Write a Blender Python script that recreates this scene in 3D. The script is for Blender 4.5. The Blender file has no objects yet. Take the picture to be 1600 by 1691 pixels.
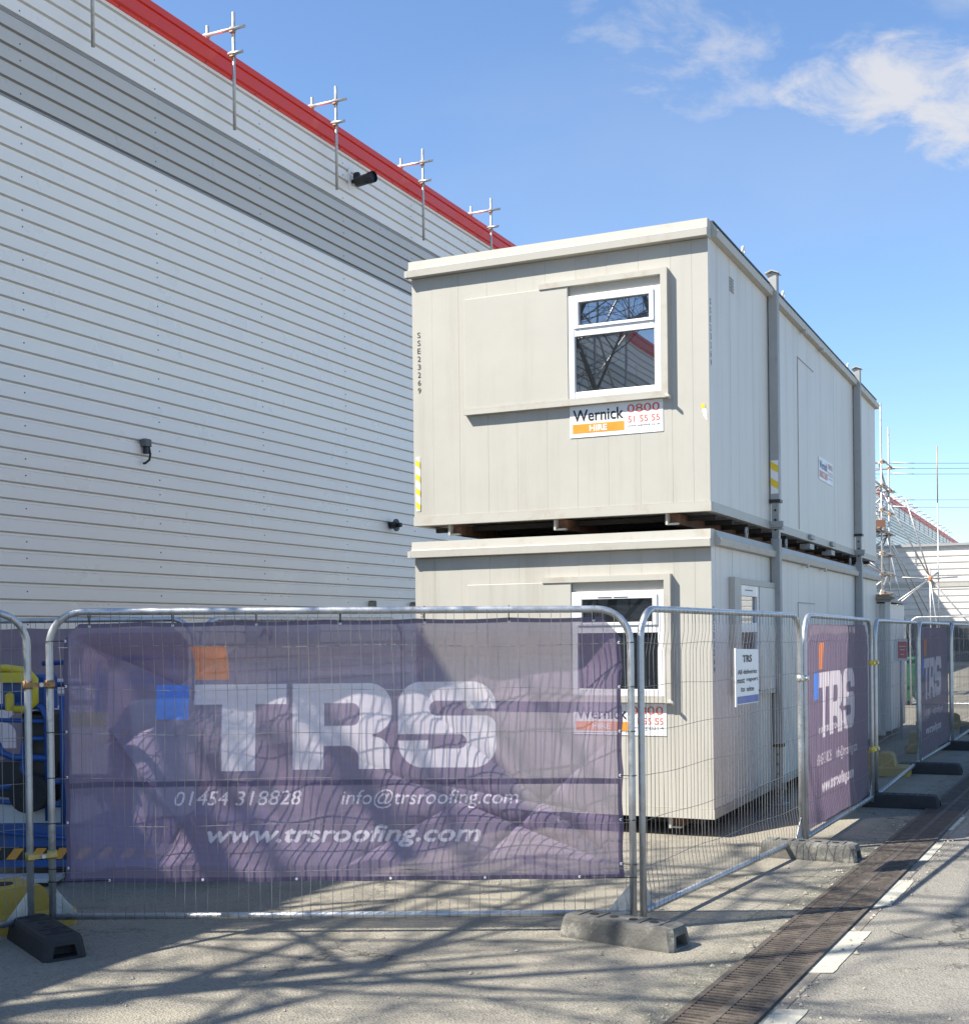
import bpy, math, random
import numpy as np
from mathutils import Vector, Matrix
random.seed(7); RNG = np.random.default_rng(11)
SC = bpy.context.scene
COL = SC.collection
R = math.radians

# ------------------------------------------------------------------ camera
EYE = 1.7
YAW, ROLL, PITCH, FPX = 0.4360, -0.0120, -0.0041, 2126.4
cam = bpy.data.cameras.new('camera'); camo = bpy.data.objects.new('camera', cam); COL.objects.link(camo)
r_ = Vector((math.cos(YAW), math.sin(YAW), 0)); f_ = Vector((-math.sin(YAW), math.cos(YAW), 0)); u_ = Vector((0, 0, 1))
f2 = f_ * math.cos(PITCH) + u_ * math.sin(PITCH); u2 = u_ * math.cos(PITCH) - f_ * math.sin(PITCH)
cx_ = r_ * math.cos(ROLL) + u2 * math.sin(ROLL); cy_ = u2 * math.cos(ROLL) - r_ * math.sin(ROLL)
M = Matrix((cx_, cy_, -f2)).transposed().to_4x4(); M.translation = Vector((0, 0, EYE))
camo.matrix_world = M
cam.sensor_fit = 'HORIZONTAL'; cam.sensor_width = 36; cam.lens = FPX / 1600 * 36
cam.shift_y = (1055.9 - 845.5) / 1600; cam.clip_end = 3000; cam.clip_start = 0.05
SC.camera = camo

# ------------------------------------------------------------------ sun, sky, exposure
SUN_DIR = Vector((1.20, 1.05, -1.82)).normalized()
sun_el = math.asin(-SUN_DIR.z); sun_az = math.atan2(-SUN_DIR.x, -SUN_DIR.y)
sl = bpy.data.lights.new('sun', 'SUN'); sl.energy = 5.0; sl.angle = R(0.5); sl.color = (1.0, 0.945, 0.85)
so = bpy.data.objects.new('sun', sl); COL.objects.link(so)
so.rotation_euler = SUN_DIR.to_track_quat('-Z', 'Y').to_euler(); so.location = (-20, -12, 40)
SC.view_settings.view_transform = 'Standard'; SC.view_settings.look = 'None'
SC.view_settings.gamma = 1; SC.view_settings.use_curve_mapping = False
SC.view_settings.exposure = 1.0
W = bpy.data.worlds.new('World'); SC.world = W; W.use_nodes = True


def nn(nt, t, **kw):
    n = nt.nodes.new(t)
    for k, v in kw.items():
        if k.startswith('i_'):
            key = k[2:]
            n.inputs[int(key) if key.isdigit() else key].default_value = v
        else: setattr(n, k, v)
    return n


def math_n(nt, op, a=None, b=None, c=None, clamp=False):
    n = nt.nodes.new('ShaderNodeMath'); n.operation = op; n.use_clamp = clamp
    for i, x in enumerate((a, b, c)):
        if x is None: continue
        if isinstance(x, (int, float)): n.inputs[i].default_value = x
        else: nt.links.new(x, n.inputs[i])
    return n.outputs[0]


def mapr(nt, x, a, b, c=0.0, d=1.0, smooth=True):
    n = nt.nodes.new('ShaderNodeMapRange'); n.interpolation_type = 'SMOOTHSTEP' if smooth else 'LINEAR'
    nt.links.new(x, n.inputs['Value'])
    for k, v in zip(('From Min', 'From Max', 'To Min', 'To Max'), (a, b, c, d)): n.inputs[k].default_value = v
    return n.outputs['Result']


def build_world():
    nt = W.node_tree; nt.nodes.clear(); L = nt.links.new
    out = nn(nt, 'ShaderNodeOutputWorld'); bg = nn(nt, 'ShaderNodeBackground'); bg.inputs[1].default_value = 0.106
    sky = nn(nt, 'ShaderNodeTexSky'); sky.sky_type = 'NISHITA'; sky.sun_disc = False
    sky.sun_elevation = sun_el; sky.sun_rotation = sun_az; sky.air_density = 1.0; sky.dust_density = 0.35; sky.ozone_density = 1.6
    tc = nn(nt, 'ShaderNodeTexCoord'); g = tc.outputs['Generated']
    # direction expressed in three fixed world axes; clouds drift on a plane far overhead
    def dot(v):
        n = nn(nt, 'ShaderNodeVectorMath', operation='DOT_PRODUCT'); L(g, n.inputs[0]); n.inputs[1].default_value = v
        return n.outputs['Value']
    ax = Vector((0.9063, 0.4226, 0)); ay = Vector((-0.4226, 0.9063, 0))
    d = math_n(nt, 'MAXIMUM', dot(ay), 0.05)
    a = math_n(nt, 'DIVIDE', dot(ax), d); b = math_n(nt, 'DIVIDE', dot((0, 0, 1)), d)
    cmb = nn(nt, 'ShaderNodeCombineXYZ'); L(a, cmb.inputs[0]); L(math_n(nt, 'MULTIPLY', b, 1.7), cmb.inputs[1])
    n1 = nn(nt, 'ShaderNodeTexNoise', i_Scale=13.0, i_Detail=12.0, i_Roughness=0.62, i_Distortion=0.35); L(cmb.outputs[0], n1.inputs['Vector'])
    n2 = nn(nt, 'ShaderNodeTexNoise', i_Scale=3.5, i_Detail=6.0, i_Roughness=0.55, i_Distortion=0.3); L(cmb.outputs[0], n2.inputs['Vector'])
    def blob(ca, cb, ra, rb, tilt=0.0):
        da = math_n(nt, 'SUBTRACT', a, ca); db = math_n(nt, 'ADD', math_n(nt, 'SUBTRACT', b, cb), math_n(nt, 'MULTIPLY', da, tilt))
        e = math_n(nt, 'ADD', math_n(nt, 'POWER', math_n(nt, 'ABSOLUTE', math_n(nt, 'DIVIDE', da, ra)), 2.0),
                   math_n(nt, 'POWER', math_n(nt, 'ABSOLUTE', math_n(nt, 'DIVIDE', db, rb)), 2.0))
        return mapr(nt, e, 0.0, 1.0, 1.0, 0.0, smooth=False)
    m1 = blob(0.375, 0.408, 0.19, 0.062, 0.15)
    m2 = blob(0.165, 0.455, 0.13, 0.075, 0.35)
    m3 = blob(0.40, 0.505, 0.10, 0.05, 0.1)
    m4 = blob(0.20, 0.35, 0.36, 0.13, 0.1)
    nz = n1.outputs['Fac']
    c1 = mapr(nt, math_n(nt, 'ADD', math_n(nt, 'MULTIPLY', m1, 0.46), math_n(nt, 'SUBTRACT', math_n(nt, 'MULTIPLY', nz, 1.5), 0.75)), 0.05, 0.52, 0, 0.85)
    c2 = mapr(nt, math_n(nt, 'ADD', math_n(nt, 'MULTIPLY', m2, 0.40), math_n(nt, 'SUBTRACT', math_n(nt, 'MULTIPLY', nz, 1.6), 0.8)), 0.12, 0.62, 0, 0.50)
    c3 = mapr(nt, math_n(nt, 'ADD', math_n(nt, 'MULTIPLY', m3, 0.5), math_n(nt, 'SUBTRACT', nz, 0.5)), 0.14, 0.62, 0, 0.35)
    c4 = mapr(nt, math_n(nt, 'ADD', math_n(nt, 'MULTIPLY', m4, 0.5), math_n(nt, 'SUBTRACT', n2.outputs['Fac'], 0.5)), 0.05, 0.7, 0, 0.15)
    c1 = math_n(nt, 'MULTIPLY', c1, mapr(nt, m1, 0.0, 0.45)); c2 = math_n(nt, 'MULTIPLY', c2, mapr(nt, m2, 0.0, 0.45)); c3 = math_n(nt, 'MULTIPLY', c3, mapr(nt, m3, 0.0, 0.5))
    tot = math_n(nt, 'MAXIMUM', math_n(nt, 'MAXIMUM', c1, c2), math_n(nt, 'MAXIMUM', c3, c4))
    tint = nn(nt, 'ShaderNodeMix', data_type='RGBA', blend_type='MULTIPLY'); tint.inputs['Factor'].default_value = 1.0
    L(sky.outputs[0], tint.inputs['A']); tint.inputs['B'].default_value = (SKY_T[0], SKY_T[1], SKY_T[2], 1)
    mix = nn(nt, 'ShaderNodeMix', data_type='RGBA'); L(tot, mix.inputs['Factor']); L(tint.outputs['Result'], mix.inputs['A'])
    mix.inputs['B'].default_value = (3.9, 3.85, 3.9, 1)
    L(mix.outputs['Result'], bg.inputs[0]); L(bg.outputs[0], out.inputs[0])


SKY_T = (0.80, 0.92, 1.05)
build_world()

# ------------------------------------------------------------------ materials
MATS = {}


def mat(name, col, rough=0.6, metal=0.0, var=0.06, scale=6.0, bump=0.0, bscale=60.0, spec=0.5, streak=0.0, dirt=None):
    """paint / plastic / metal with procedural variation; streak = vertical grime, dirt = (colour, amount, scale)"""
    if name in MATS: return MATS[name]
    m = bpy.data.materials.new(name); m.use_nodes = True; nt = m.node_tree; L = nt.links.new
    p = nt.nodes['Principled BSDF']; p.inputs['Roughness'].default_value = rough; p.inputs['Metallic'].default_value = metal
    p.inputs['Specular IOR Level'].default_value = spec
    tc = nn(nt, 'ShaderNodeTexCoord'); geo = nn(nt, 'ShaderNodeNewGeometry')
    pos = geo.outputs['Position']
    n = nn(nt, 'ShaderNodeTexNoise', i_Scale=scale, i_Detail=5.0, i_Roughness=0.6); L(pos, n.inputs['Vector'])
    f = mapr(nt, n.outputs['Fac'], 0.25, 0.75, 1 - var, 1 + var, smooth=False)
    mul = nn(nt, 'ShaderNodeVectorMath', operation='SCALE'); mul.inputs[0].default_value = col[:3]; L(f, mul.inputs['Scale'])
    c = mul.outputs[0]
    if streak:
        mp = nn(nt, 'ShaderNodeMapping'); mp.inputs['Scale'].default_value = (3.2, 3.2, 0.16); L(pos, mp.inputs[0])
        s = nn(nt, 'ShaderNodeTexNoise', i_Scale=1.6, i_Detail=6.0, i_Roughness=0.65); L(mp.outputs[0], s.inputs['Vector'])
        sf = mapr(nt, s.outputs['Fac'], 0.48, 0.78, 0, streak)
        mx = nn(nt, 'ShaderNodeMix', data_type='RGBA'); L(sf, mx.inputs['Factor']); L(c, mx.inputs['A'])
        mx.inputs['B'].default_value = (col[0] * 0.62, col[1] * 0.575, col[2] * 0.49, 1); c = mx.outputs['Result']
    if dirt:
        dn = nn(nt, 'ShaderNodeTexNoise', i_Scale=dirt[2], i_Detail=8.0, i_Roughness=0.7); L(pos, dn.inputs['Vector'])
        df = mapr(nt, dn.outputs['Fac'], 0.5, 0.72, 0, dirt[1])
        mx = nn(nt, 'ShaderNodeMix', data_type='RGBA'); L(df, mx.inputs['Factor']); L(c, mx.inputs['A'])
        mx.inputs['B'].default_value = (*dirt[0], 1); c = mx.outputs['Result']
    L(c, p.inputs['Base Color'])
    if metal or rough < 0.5:
        rr = mapr(nt, n.outputs['Fac'], 0.3, 0.7, max(0.05, rough - 0.1), min(1, rough + 0.12), smooth=False); L(rr, p.inputs['Roughness'])
    if bump:
        bn = nn(nt, 'ShaderNodeTexNoise', i_Scale=bscale, i_Detail=4.0); L(pos, bn.inputs['Vector'])
        bp = nn(nt, 'ShaderNodeBump', i_Strength=bump, i_Distance=0.01); L(bn.outputs['Fac'], bp.inputs['Height']); L(bp.outputs[0], p.inputs['Normal'])
    MATS[name] = m
    return m


GALV = mat('galvanised_steel', (0.50, 0.51, 0.52), 0.42, 0.75, 0.18, 14, 0.15, 90, dirt=((0.20, 0.19, 0.17), 0.45, 9))
WIRE = mat('fence_wire', (0.24, 0.24, 0.235), 0.6, 0.3, 0.2, 20)
SCAF = mat('scaffold_tube', (0.50, 0.49, 0.47), 0.45, 0.65, 0.2, 10, dirt=((0.25, 0.16, 0.10), 0.5, 12))
CPLR = mat('coupler_steel', (0.42, 0.27, 0.16), 0.55, 0.5, 0.25, 20)
ORANGE_C = mat('coupler_orange', (0.75, 0.22, 0.08), 0.5, 0.1)
CLAD = mat('light_cladding', (0.95, 0.875, 0.785), 0.32, 0.0, 0.02, 1.2, streak=0.03)
CLADD = mat('dark_cladding', (0.60, 0.55, 0.485), 0.32, 0.0, 0.02, 1.2, streak=0.03)
RED = mat('red_trim', (0.78, 0.052, 0.028), 0.42, 0.0, 0.05, 3)
SCREW = mat('screw_head', (0.10, 0.10, 0.11), 0.5, 0.4)
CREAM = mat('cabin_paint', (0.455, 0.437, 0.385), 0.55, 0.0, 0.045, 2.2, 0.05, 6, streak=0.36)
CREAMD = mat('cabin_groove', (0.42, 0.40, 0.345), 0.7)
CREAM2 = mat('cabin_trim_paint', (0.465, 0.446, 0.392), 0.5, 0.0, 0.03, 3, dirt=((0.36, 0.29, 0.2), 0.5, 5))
SIDE = mat('cabin_paint_shade_lift', (0.70, 0.665, 0.60), 0.5, 0.0, 0.04, 1.6, 0.05, 8, streak=0.42)  # cabin paint lightened to offset the shade on the side wall
LEGM = mat('leg_grey_paint', (0.36, 0.36, 0.35), 0.55, 0.1, 0.08, 5, dirt=((0.3, 0.25, 0.18), 0.4, 8))
UPVC = mat('white_upvc', (0.76, 0.76, 0.755), 0.3, 0.0, 0.01)
DARK = mat('dark_void', (0.015, 0.015, 0.017), 0.8)
BLACK = mat('black_plastic', (0.018, 0.018, 0.02), 0.45, 0.0, 0.2)
RUST = mat('rusty_steel', (0.17, 0.085, 0.05), 0.85, 0.0, 0.4, 12, 0.3, 60)
TIMBER = mat('weathered_timber', (0.30, 0.24, 0.17), 0.85, 0.0, 0.25, 9, 0.3, 40)
SIGNW = mat('sign_white', (0.83, 0.83, 0.83), 0.4, 0.0, 0.02)
SIGNK = mat('sign_black', (0.02, 0.02, 0.022), 0.45)
SIGNO = mat('sign_orange', (0.90, 0.30, 0.03), 0.45)
SIGNR = mat('sign_red', (0.68, 0.10, 0.045), 0.45)
SIGNB = mat('sign_blue', (0.12, 0.16, 0.42), 0.45)
STENC = mat('stencil_black', (0.035, 0.035, 0.035), 0.7)
YTAPE = mat('yellow_tape', (0.85, 0.60, 0.03), 0.5)
RUBBER = mat('rubber_foot', (0.13, 0.125, 0.11), 0.85, 0.0, 0.3, 10, 0.5, 55, dirt=((0.34, 0.32, 0.27), 0.9, 9))
RUBBERD = mat('dark_rubber_foot', (0.022, 0.022, 0.024), 0.7, 0.0, 0.3, 10, 0.4, 55)
YPLAST = mat('yellow_plastic', (0.42, 0.29, 0.05), 0.6, 0.0, 0.18, 5, 0.2, 30, dirt=((0.26, 0.20, 0.11), 0.85, 5))
BLUE = mat('machine_blue', (0.014, 0.075, 0.27), 0.42, 0.0, 0.15, 5, dirt=((0.10, 0.10, 0.11), 0.6, 7))
MGREY = mat('machine_grey', (0.50, 0.52, 0.54), 0.45, 0.0, 0.06)
YELL = mat('machine_yellow', (0.60, 0.46, 0.03), 0.45, 0.0, 0.08)
TYRE = mat('tyre_rubber', (0.02, 0.02, 0.02), 0.8, 0, 0.3, 14, 0.4)
GREENM = mat('green_plastic', (0.012, 0.10, 0.045), 0.6)
NET = mat('dark_netting', (0.05, 0.055, 0.065), 0.9)
ROOFM = mat('roof_grey', (0.35, 0.35, 0.35), 0.7)
ORG = {}


def gz(x, y):
    s = lambda a, b, t: (lambda q: q * q * (3 - 2 * q))(min(1, max(0, (t - a) / (b - a))))
    return -0.10 * s(10.0, 10.9, y) * (1 - s(-2.9, -2.1, x)) * (1 - s(21.5, 22.5, y)) * s(-7.5, -6.2, x)


# ------------------------------------------------------------------ object helpers
def tag(o, label=None, cat=None, group=None, kind=None):
    if label: o['label'] = label
    if cat: o['category'] = cat
    if group: o['group'] = group
    if kind: o['kind'] = kind
    return o


def thing(name, label, cat, loc=(0, 0, 0), group=None, rz=0.0):
    o = bpy.data.objects.new(name, None); COL.objects.link(o); o.location = loc; o.rotation_euler = (0, 0, rz)
    o.empty_display_size = 0.2
    ORG[o.name] = Vector(loc)
    return tag(o, label, cat, group)


def dup(root, loc, label, rz=None, group=None):
    r = root.copy(); COL.objects.link(r); r.location = loc
    if rz is not None: r.rotation_euler = (0, 0, rz)
    r['label'] = label
    if group: r['group'] = group
    for ch in list(root.children):
        c = ch.copy(); COL.objects.link(c); c.parent = r
        for g in list(ch.children):
            d = g.copy(); COL.objects.link(d); d.parent = c
    return r


class MB:
    def __init__(s): s.v = []; s.f = []; s.sm = []

    def add(s, vs, fs, smooth=False):
        n = len(s.v); s.v.extend([tuple(v) for v in vs])
        for f in fs: s.f.append(tuple(i + n for i in f)); s.sm.append(smooth)
        return s

    def box(s, x0, x1, y0, y1, z0, z1):
        return s.add([(x0, y0, z0), (x1, y0, z0), (x1, y1, z0), (x0, y1, z0), (x0, y0, z1), (x1, y0, z1), (x1, y1, z1), (x0, y1, z1)],
                     [(0, 3, 2, 1), (4, 5, 6, 7), (0, 1, 5, 4), (1, 2, 6, 5), (2, 3, 7, 6), (3, 0, 4, 7)])

    def bbox(s, x0, x1, y0, y1, z0, z1, b=0.01):
        """box with chamfered vertical and top edges"""
        def ring(e, z): return [(x0 + e + b, y0 + e, z), (x1 - e - b, y0 + e, z), (x1 - e, y0 + e + b, z), (x1 - e, y1 - e - b, z),
                                (x1 - e - b, y1 - e, z), (x0 + e + b, y1 - e, z), (x0 + e, y1 - e - b, z), (x0 + e, y0 + e + b, z)]
        v = ring(0, z0) + ring(0, z1 - b) + ring(b * 0.7, z1)
        f = [tuple(range(7, -1, -1)), tuple(range(16, 24))]
        for k in (0, 8):
            for i in range(8): f.append((k + i, k + (i + 1) % 8, k + 8 + (i + 1) % 8, k + 8 + i))
        return s.add(v, f)

    def tube(s, pts, r, n=8, cap=True, rs=None, smooth=True):
        pts = [Vector(p) for p in pts]; base = len(s.v); prev = None; vs = []
        for i, p in enumerate(pts):
            t = (pts[min(i + 1, len(pts) - 1)] - pts[max(i - 1, 0)])
            t = t.normalized() if t.length > 1e-9 else Vector((0, 0, 1))
            if prev is None:
                a = t.cross(Vector((0, 0, 1)));
                if a.length < 0.05: a = t.cross(Vector((1, 0, 0)))
                a.normalize()
            else:
                a = prev - t * prev.dot(t)
                a = a.normalized() if a.length > 1e-6 else t.orthogonal().normalized()
            prev = a; b = t.cross(a); rr = rs[i] if rs else r
            for k in range(n):
                an = 2 * math.pi * (k + 0.5) / n
                vs.append(p + a * (rr * math.cos(an)) + b * (rr * math.sin(an)))
        fs = []
        for i in range(len(pts) - 1):
            for k in range(n): fs.append((i * n + k, i * n + (k + 1) % n, (i + 1) * n + (k + 1) % n, (i + 1) * n + k))
        s.add(vs, fs, smooth)
        if cap:
            s.f.append(tuple(base + k for k in range(n - 1, -1, -1))); s.sm.append(False)
            e = base + (len(pts) - 1) * n; s.f.append(tuple(e + k for k in range(n))); s.sm.append(False)
        return s

    def prism(s, poly, o, ax, ay, az, d0, d1):
        """polygon (list of 2D) in plane o+ax,ay extruded along az from d0 to d1"""
        o, ax, ay, az = Vector(o), Vector(ax), Vector(ay), Vector(az); n = len(poly)
        v = [o + ax * p[0] + ay * p[1] + az * d0 for p in poly] + [o + ax * p[0] + ay * p[1] + az * d1 for p in poly]
        f = [tuple(range(n - 1, -1, -1)), tuple(range(n, 2 * n))] + [(i, (i + 1) % n, n + (i + 1) % n, n + i) for i in range(n)]
        return s.add(v, f)

    def build(s, name, m, parent=None):
        me = bpy.data.meshes.new(name)
        off = Vector((0, 0, 0))
        if parent is not None:
            off = ORG.get(parent.name, Vector((0, 0, 0)))
        vs = s.v if off.length == 0 else [(v[0] - off.x, v[1] - off.y, v[2] - off.z) for v in s.v]
        me.from_pydata([tuple(v) for v in vs], [], s.f); me.materials.append(m)
        me.polygons.foreach_set('use_smooth', s.sm); me.update()
        o = bpy.data.objects.new(name, me); COL.objects.link(o)
        if parent is not None: o.parent = parent
        ORG[o.name] = off
        return o


def smooth_path(pts, k=6):
    return pts


def arc(c, a, b, r, t0, t1, n=8):
    c, a, b = Vector(c), Vector(a), Vector(b)
    return [c + a * (r * math.cos(t0 + (t1 - t0) * i / n)) + b * (r * math.sin(t0 + (t1 - t0) * i / n)) for i in range(n + 1)]


_tc = {}


def text_geo(body, shear=0.0, bold=0.0):
    k = (body, shear, bold)
    if k in _tc: return _tc[k]
    c = bpy.data.curves.new('t', 'FONT'); c.body = body; c.size = 1; c.shear = shear; c.offset = bold; c.resolution_u = 3; c.dimensions = '2D'; c.fill_mode = 'FRONT'
    o = bpy.data.objects.new('t', c); COL.objects.link(o)
    dg = bpy.context.evaluated_depsgraph_get(); dg.update()
    me = bpy.data.meshes.new_from_object(o.evaluated_get(dg))
    me.calc_loop_triangles()
    v = np.array([x.co[:2] for x in me.vertices]).reshape(-1, 2); t = np.array([list(x.vertices) for x in me.loop_triangles]).reshape(-1, 3)
    bpy.data.objects.remove(o); bpy.data.curves.remove(c); bpy.data.meshes.remove(me)
    if len(v):
        v = v - v.min(0); 
    _tc[k] = (v, t)
    return v, t


def add_text(mb, body, o, ax, ay, w=None, h=None, shear=0.0, bold=0.0, lift=0.0, az=None, center=False):
    v, t = text_geo(body, shear, bold); mx = v.max(0)
    sx = (w / mx[0]) if w else h / mx[1]; sy = (h / mx[1]) if h else sx
    o, ax, ay = Vector(o), Vector(ax), Vector(ay); az = Vector(az) if az is not None else ax.cross(ay)
    if center: o = o - ax * (mx[0] * sx / 2)
    mb.add([o + ax * (p[0] * sx) + ay * (p[1] * sy) + az * lift for p in v], [tuple(q) for q in t])


def vnoise(x, y, seed=0):
    r = np.random.default_rng(seed).random((64, 64)); x = np.asarray(x) % 64; y = np.asarray(y) % 64
    xi = np.floor(x).astype(int); yi = np.floor(y).astype(int); fx = x - xi; fy = y - yi
    fx = fx * fx * (3 - 2 * fx); fy = fy * fy * (3 - 2 * fy); xi %= 64; yi %= 64; x1 = (xi + 1) % 64; y1 = (yi + 1) % 64
    return (r[xi, yi] * (1 - fx) + r[x1, yi] * fx) * (1 - fy) + (r[xi, y1] * (1 - fx) + r[x1, y1] * fx) * fy


# ------------------------------------------------------------------ ground, road markings
def ground_material():
    m = bpy.data.materials.new('worn_asphalt'); m.use_nodes = True; nt = m.node_tree; L = nt.links.new
    p = nt.nodes['Principled BSDF']; p.inputs['Roughness'].default_value = 0.9; p.inputs['Specular IOR Level'].default_value = 0.3
    pos = nn(nt, 'ShaderNodeNewGeometry').outputs['Position']
    sx = nn(nt, 'ShaderNodeSeparateXYZ'); L(pos, sx.inputs[0])
    big = nn(nt, 'ShaderNodeTexNoise', i_Scale=0.9, i_Detail=6.0, i_Roughness=0.62); L(pos, big.inputs['Vector'])
    mid = nn(nt, 'ShaderNodeTexNoise', i_Scale=7.0, i_Detail=7.0, i_Roughness=0.7); L(pos, mid.inputs['Vector'])
    fine = nn(nt, 'ShaderNodeTexNoise', i_Scale=75.0, i_Detail=3.0, i_Roughness=0.7); L(pos, fine.inputs['Vector'])
    vor = nn(nt, 'ShaderNodeTexVoronoi', i_Scale=90.0); L(pos, vor.inputs['Vector'])
    def mixc(f, a, b, bt='MIX'):
        mx = nn(nt, 'ShaderNodeMix', data_type='RGBA', blend_type=bt)
        if isinstance(f, float): mx.inputs['Factor'].default_value = f
        else: L(f, mx.inputs['Factor'])
        for k, x in (('A', a), ('B', b)):
            if isinstance(x, tuple): mx.inputs[k].default_value = (*x, 1)
            else: L(x, mx.inputs[k])
        return mx.outputs['Result']
    road = mapr(nt, math_n(nt, 'ADD', sx.outputs[0], math_n(nt, 'MULTIPLY', sx.outputs[1], -0.045)), -1.62, -1.45)
    c = mixc(road, (0.328, 0.298, 0.236), (0.262, 0.247, 0.214))
    c = mixc(mapr(nt, big.outputs['Fac'], 0.38, 0.70, 0, 0.75), c, (0.225, 0.21, 0.172))
    c = mixc(mapr(nt, mid.outputs['Fac'], 0.52, 0.72, 0, 0.45), c, (0.15, 0.14, 0.12))
    # damp silt line beside the channel
    e = math_n(nt, 'ADD', sx.outputs[0], math_n(nt, 'MULTIPLY', sx.outputs[1], -0.04))
    silt = math_n(nt, 'MULTIPLY', mapr(nt, e, -2.25, -1.9), mapr(nt, e, -1.86, -1.78, 1, 0))
    silt = math_n(nt, 'MULTIPLY', silt, mapr(nt, mid.outputs['Fac'], 0.36, 0.58, 0, 0.8))
    c = mixc(silt, c, (0.115, 0.118, 0.085))
    # aggregate
    ag = nn(nt, 'ShaderNodeSeparateColor'); L(vor.outputs['Color'], ag.inputs[0])
    c = mixc(mapr(nt, ag.outputs[0], 0.80, 0.95, 0, 0.40), c, (0.44, 0.41, 0.34))
    c = mixc(mapr(nt, ag.outputs[1], 0.74, 0.95, 0, 0.42), c, (0.10, 0.094, 0.08))
    c = mixc(mapr(nt, fine.outputs['Fac'], 0.3, 0.7, 0.0, 0.35), c, (0.17, 0.155, 0.13))
    # cracks: thin wandering lines, broken up by a mask; old oil drips; a saw-cut joint in the yard
    wob = nn(nt, 'ShaderNodeVectorMath', operation='MULTIPLY_ADD'); L(mid.outputs['Color'], wob.inputs[0]); wob.inputs[1].default_value = (0.5, 0.5, 0); L(pos, wob.inputs[2])
    ck = nn(nt, 'ShaderNodeTexVoronoi', feature='DISTANCE_TO_EDGE', i_Scale=0.42); L(wob.outputs[0], ck.inputs['Vector'])
    ckm = math_n(nt, 'MULTIPLY', mapr(nt, ck.outputs['Distance'], 0.0015, 0.006, 1, 0), mapr(nt, big.outputs['Fac'], 0.45, 0.55, 0, 0.75))
    c = mixc(ckm, c, (0.05, 0.046, 0.038))
    oil = nn(nt, 'ShaderNodeTexVoronoi', i_Scale=1.7); L(wob.outputs[0], oil.inputs['Vector'])
    oc = nn(nt, 'ShaderNodeSeparateColor'); L(oil.outputs['Color'], oc.inputs[0])
    om = math_n(nt, 'MULTIPLY', mapr(nt, oil.outputs['Distance'], 0.05, 0.22, 1, 0), mapr(nt, oc.outputs[0], 0.55, 0.9, 0, 0.5))
    c = mixc(om, c, (0.10, 0.092, 0.078))
    jn = math_n(nt, 'ABSOLUTE', math_n(nt, 'ADD', math_n(nt, 'ADD', sx.outputs[0], math_n(nt, 'MULTIPLY', sx.outputs[1], -0.045)), 2.145))
    c = mixc(math_n(nt, 'MULTIPLY', mapr(nt, jn, 0.003, 0.012, 0.45, 0), mapr(nt, mid.outputs['Fac'], 0.42, 0.6)), c, (0.10, 0.09, 0.07))
    L(c, p.inputs['Base Color'])
    hgt = math_n(nt, 'ADD', math_n(nt, 'MULTIPLY', fine.outputs['Fac'], 0.6), math_n(nt, 'MULTIPLY', vor.outputs['Distance'], 0.8))
    hgt = math_n(nt, 'ADD', hgt, math_n(nt, 'MULTIPLY', mid.outputs['Fac'], 0.7))
    bp = nn(nt, 'ShaderNodeBump', i_Strength=0.6, i_Distance=0.012); L(hgt, bp.inputs['Height']); L(bp.outputs[0], p.inputs['Normal'])
    return m


def build_ground():
    xs = sorted(set([-400, -120, -50, -25, -14] + [round(-10 + 0.4 * i, 2) for i in range(31)] + [6, 12, 30, 80, 400]))
    ys = sorted(set([-300, -80, -25, -8, 0, 4] + [round(6 + 0.3 * i, 2) for i in range(62)] + [27, 35, 60, 110, 250, 900]))
    mb = MB(); n = len(ys)
    v = [(x, y, gz(x, y)) for x in xs for y in ys]
    f = [(i * n + j, (i + 1) * n + j, (i + 1) * n + j + 1, i * n + j + 1) for i in range(len(xs) - 1) for j in range(n - 1)]
    mb.add(v, f, True)
    tag(mb.build('ground', ground_material()), kind='structure')


build_ground()
PAINT = mat('worn_road_paint', (0.46, 0.44, 0.36), 0.8, 0.0, 0.1, 10, 0.3, 70, dirt=((0.27, 0.25, 0.20), 0.9, 11))
for k, (xa, y0, y1) in enumerate(((-1.30, 5.0, 5.76), (-1.275, 6.43, 7.40), (-1.225, 8.12, 9.03), (-1.19, 9.80, 10.68), (-1.155, 11.4, 12.25),
                                  (-1.10, 13.05, 13.95), (-1.04, 14.7, 15.6), (-0.98, 16.4, 17.3), (-0.92, 18.1, 19.0))):
    mb = MB(); n = 14; w = 0.135; dx = 0.045 * (y1 - y0)
    lf = []; rt = []
    for i in range(n + 1):
        t = i / n
        lf.append((xa + dx * t + RNG.uniform(-.003, .003), y0 + (y1 - y0) * t, 0.004)); rt.append((xa + w + dx * t + RNG.uniform(-.004, .004), y0 + (y1 - y0) * t + .05, 0.004))
    mb.add(lf + rt, [(i, n + 1 + i, n + 2 + i, i + 1) for i in range(n)])
    tag(mb.build('road_marking', PAINT), kind='structure')

# ------------------------------------------------------------------ slotted drain channel: each grate section is its own thing
GRATE = mat('rusty_grate', (0.086, 0.070, 0.057), 0.8, 0.1, 0.4, 11, 0.5, 70, dirt=((0.20, 0.165, 0.125), 0.7, 5))
DPIT = mat('drain_pit', (0.03, 0.026, 0.022), 0.95)
mb = MB()
mb.add([(-1.715, 4.2, 0.003), (-1.290, 4.2, 0.003), (-0.488, 24, 0.003), (-0.913, 24, 0.003)], [(0, 1, 2, 3)])
tag(mb.build('drain_channel', mat('channel_concrete', (0.20, 0.18, 0.15), 0.9, 0, 0.3, 14, 0.4, 60, dirt=((0.09, 0.08, 0.065), 0.8, 9))), kind='structure')


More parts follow.
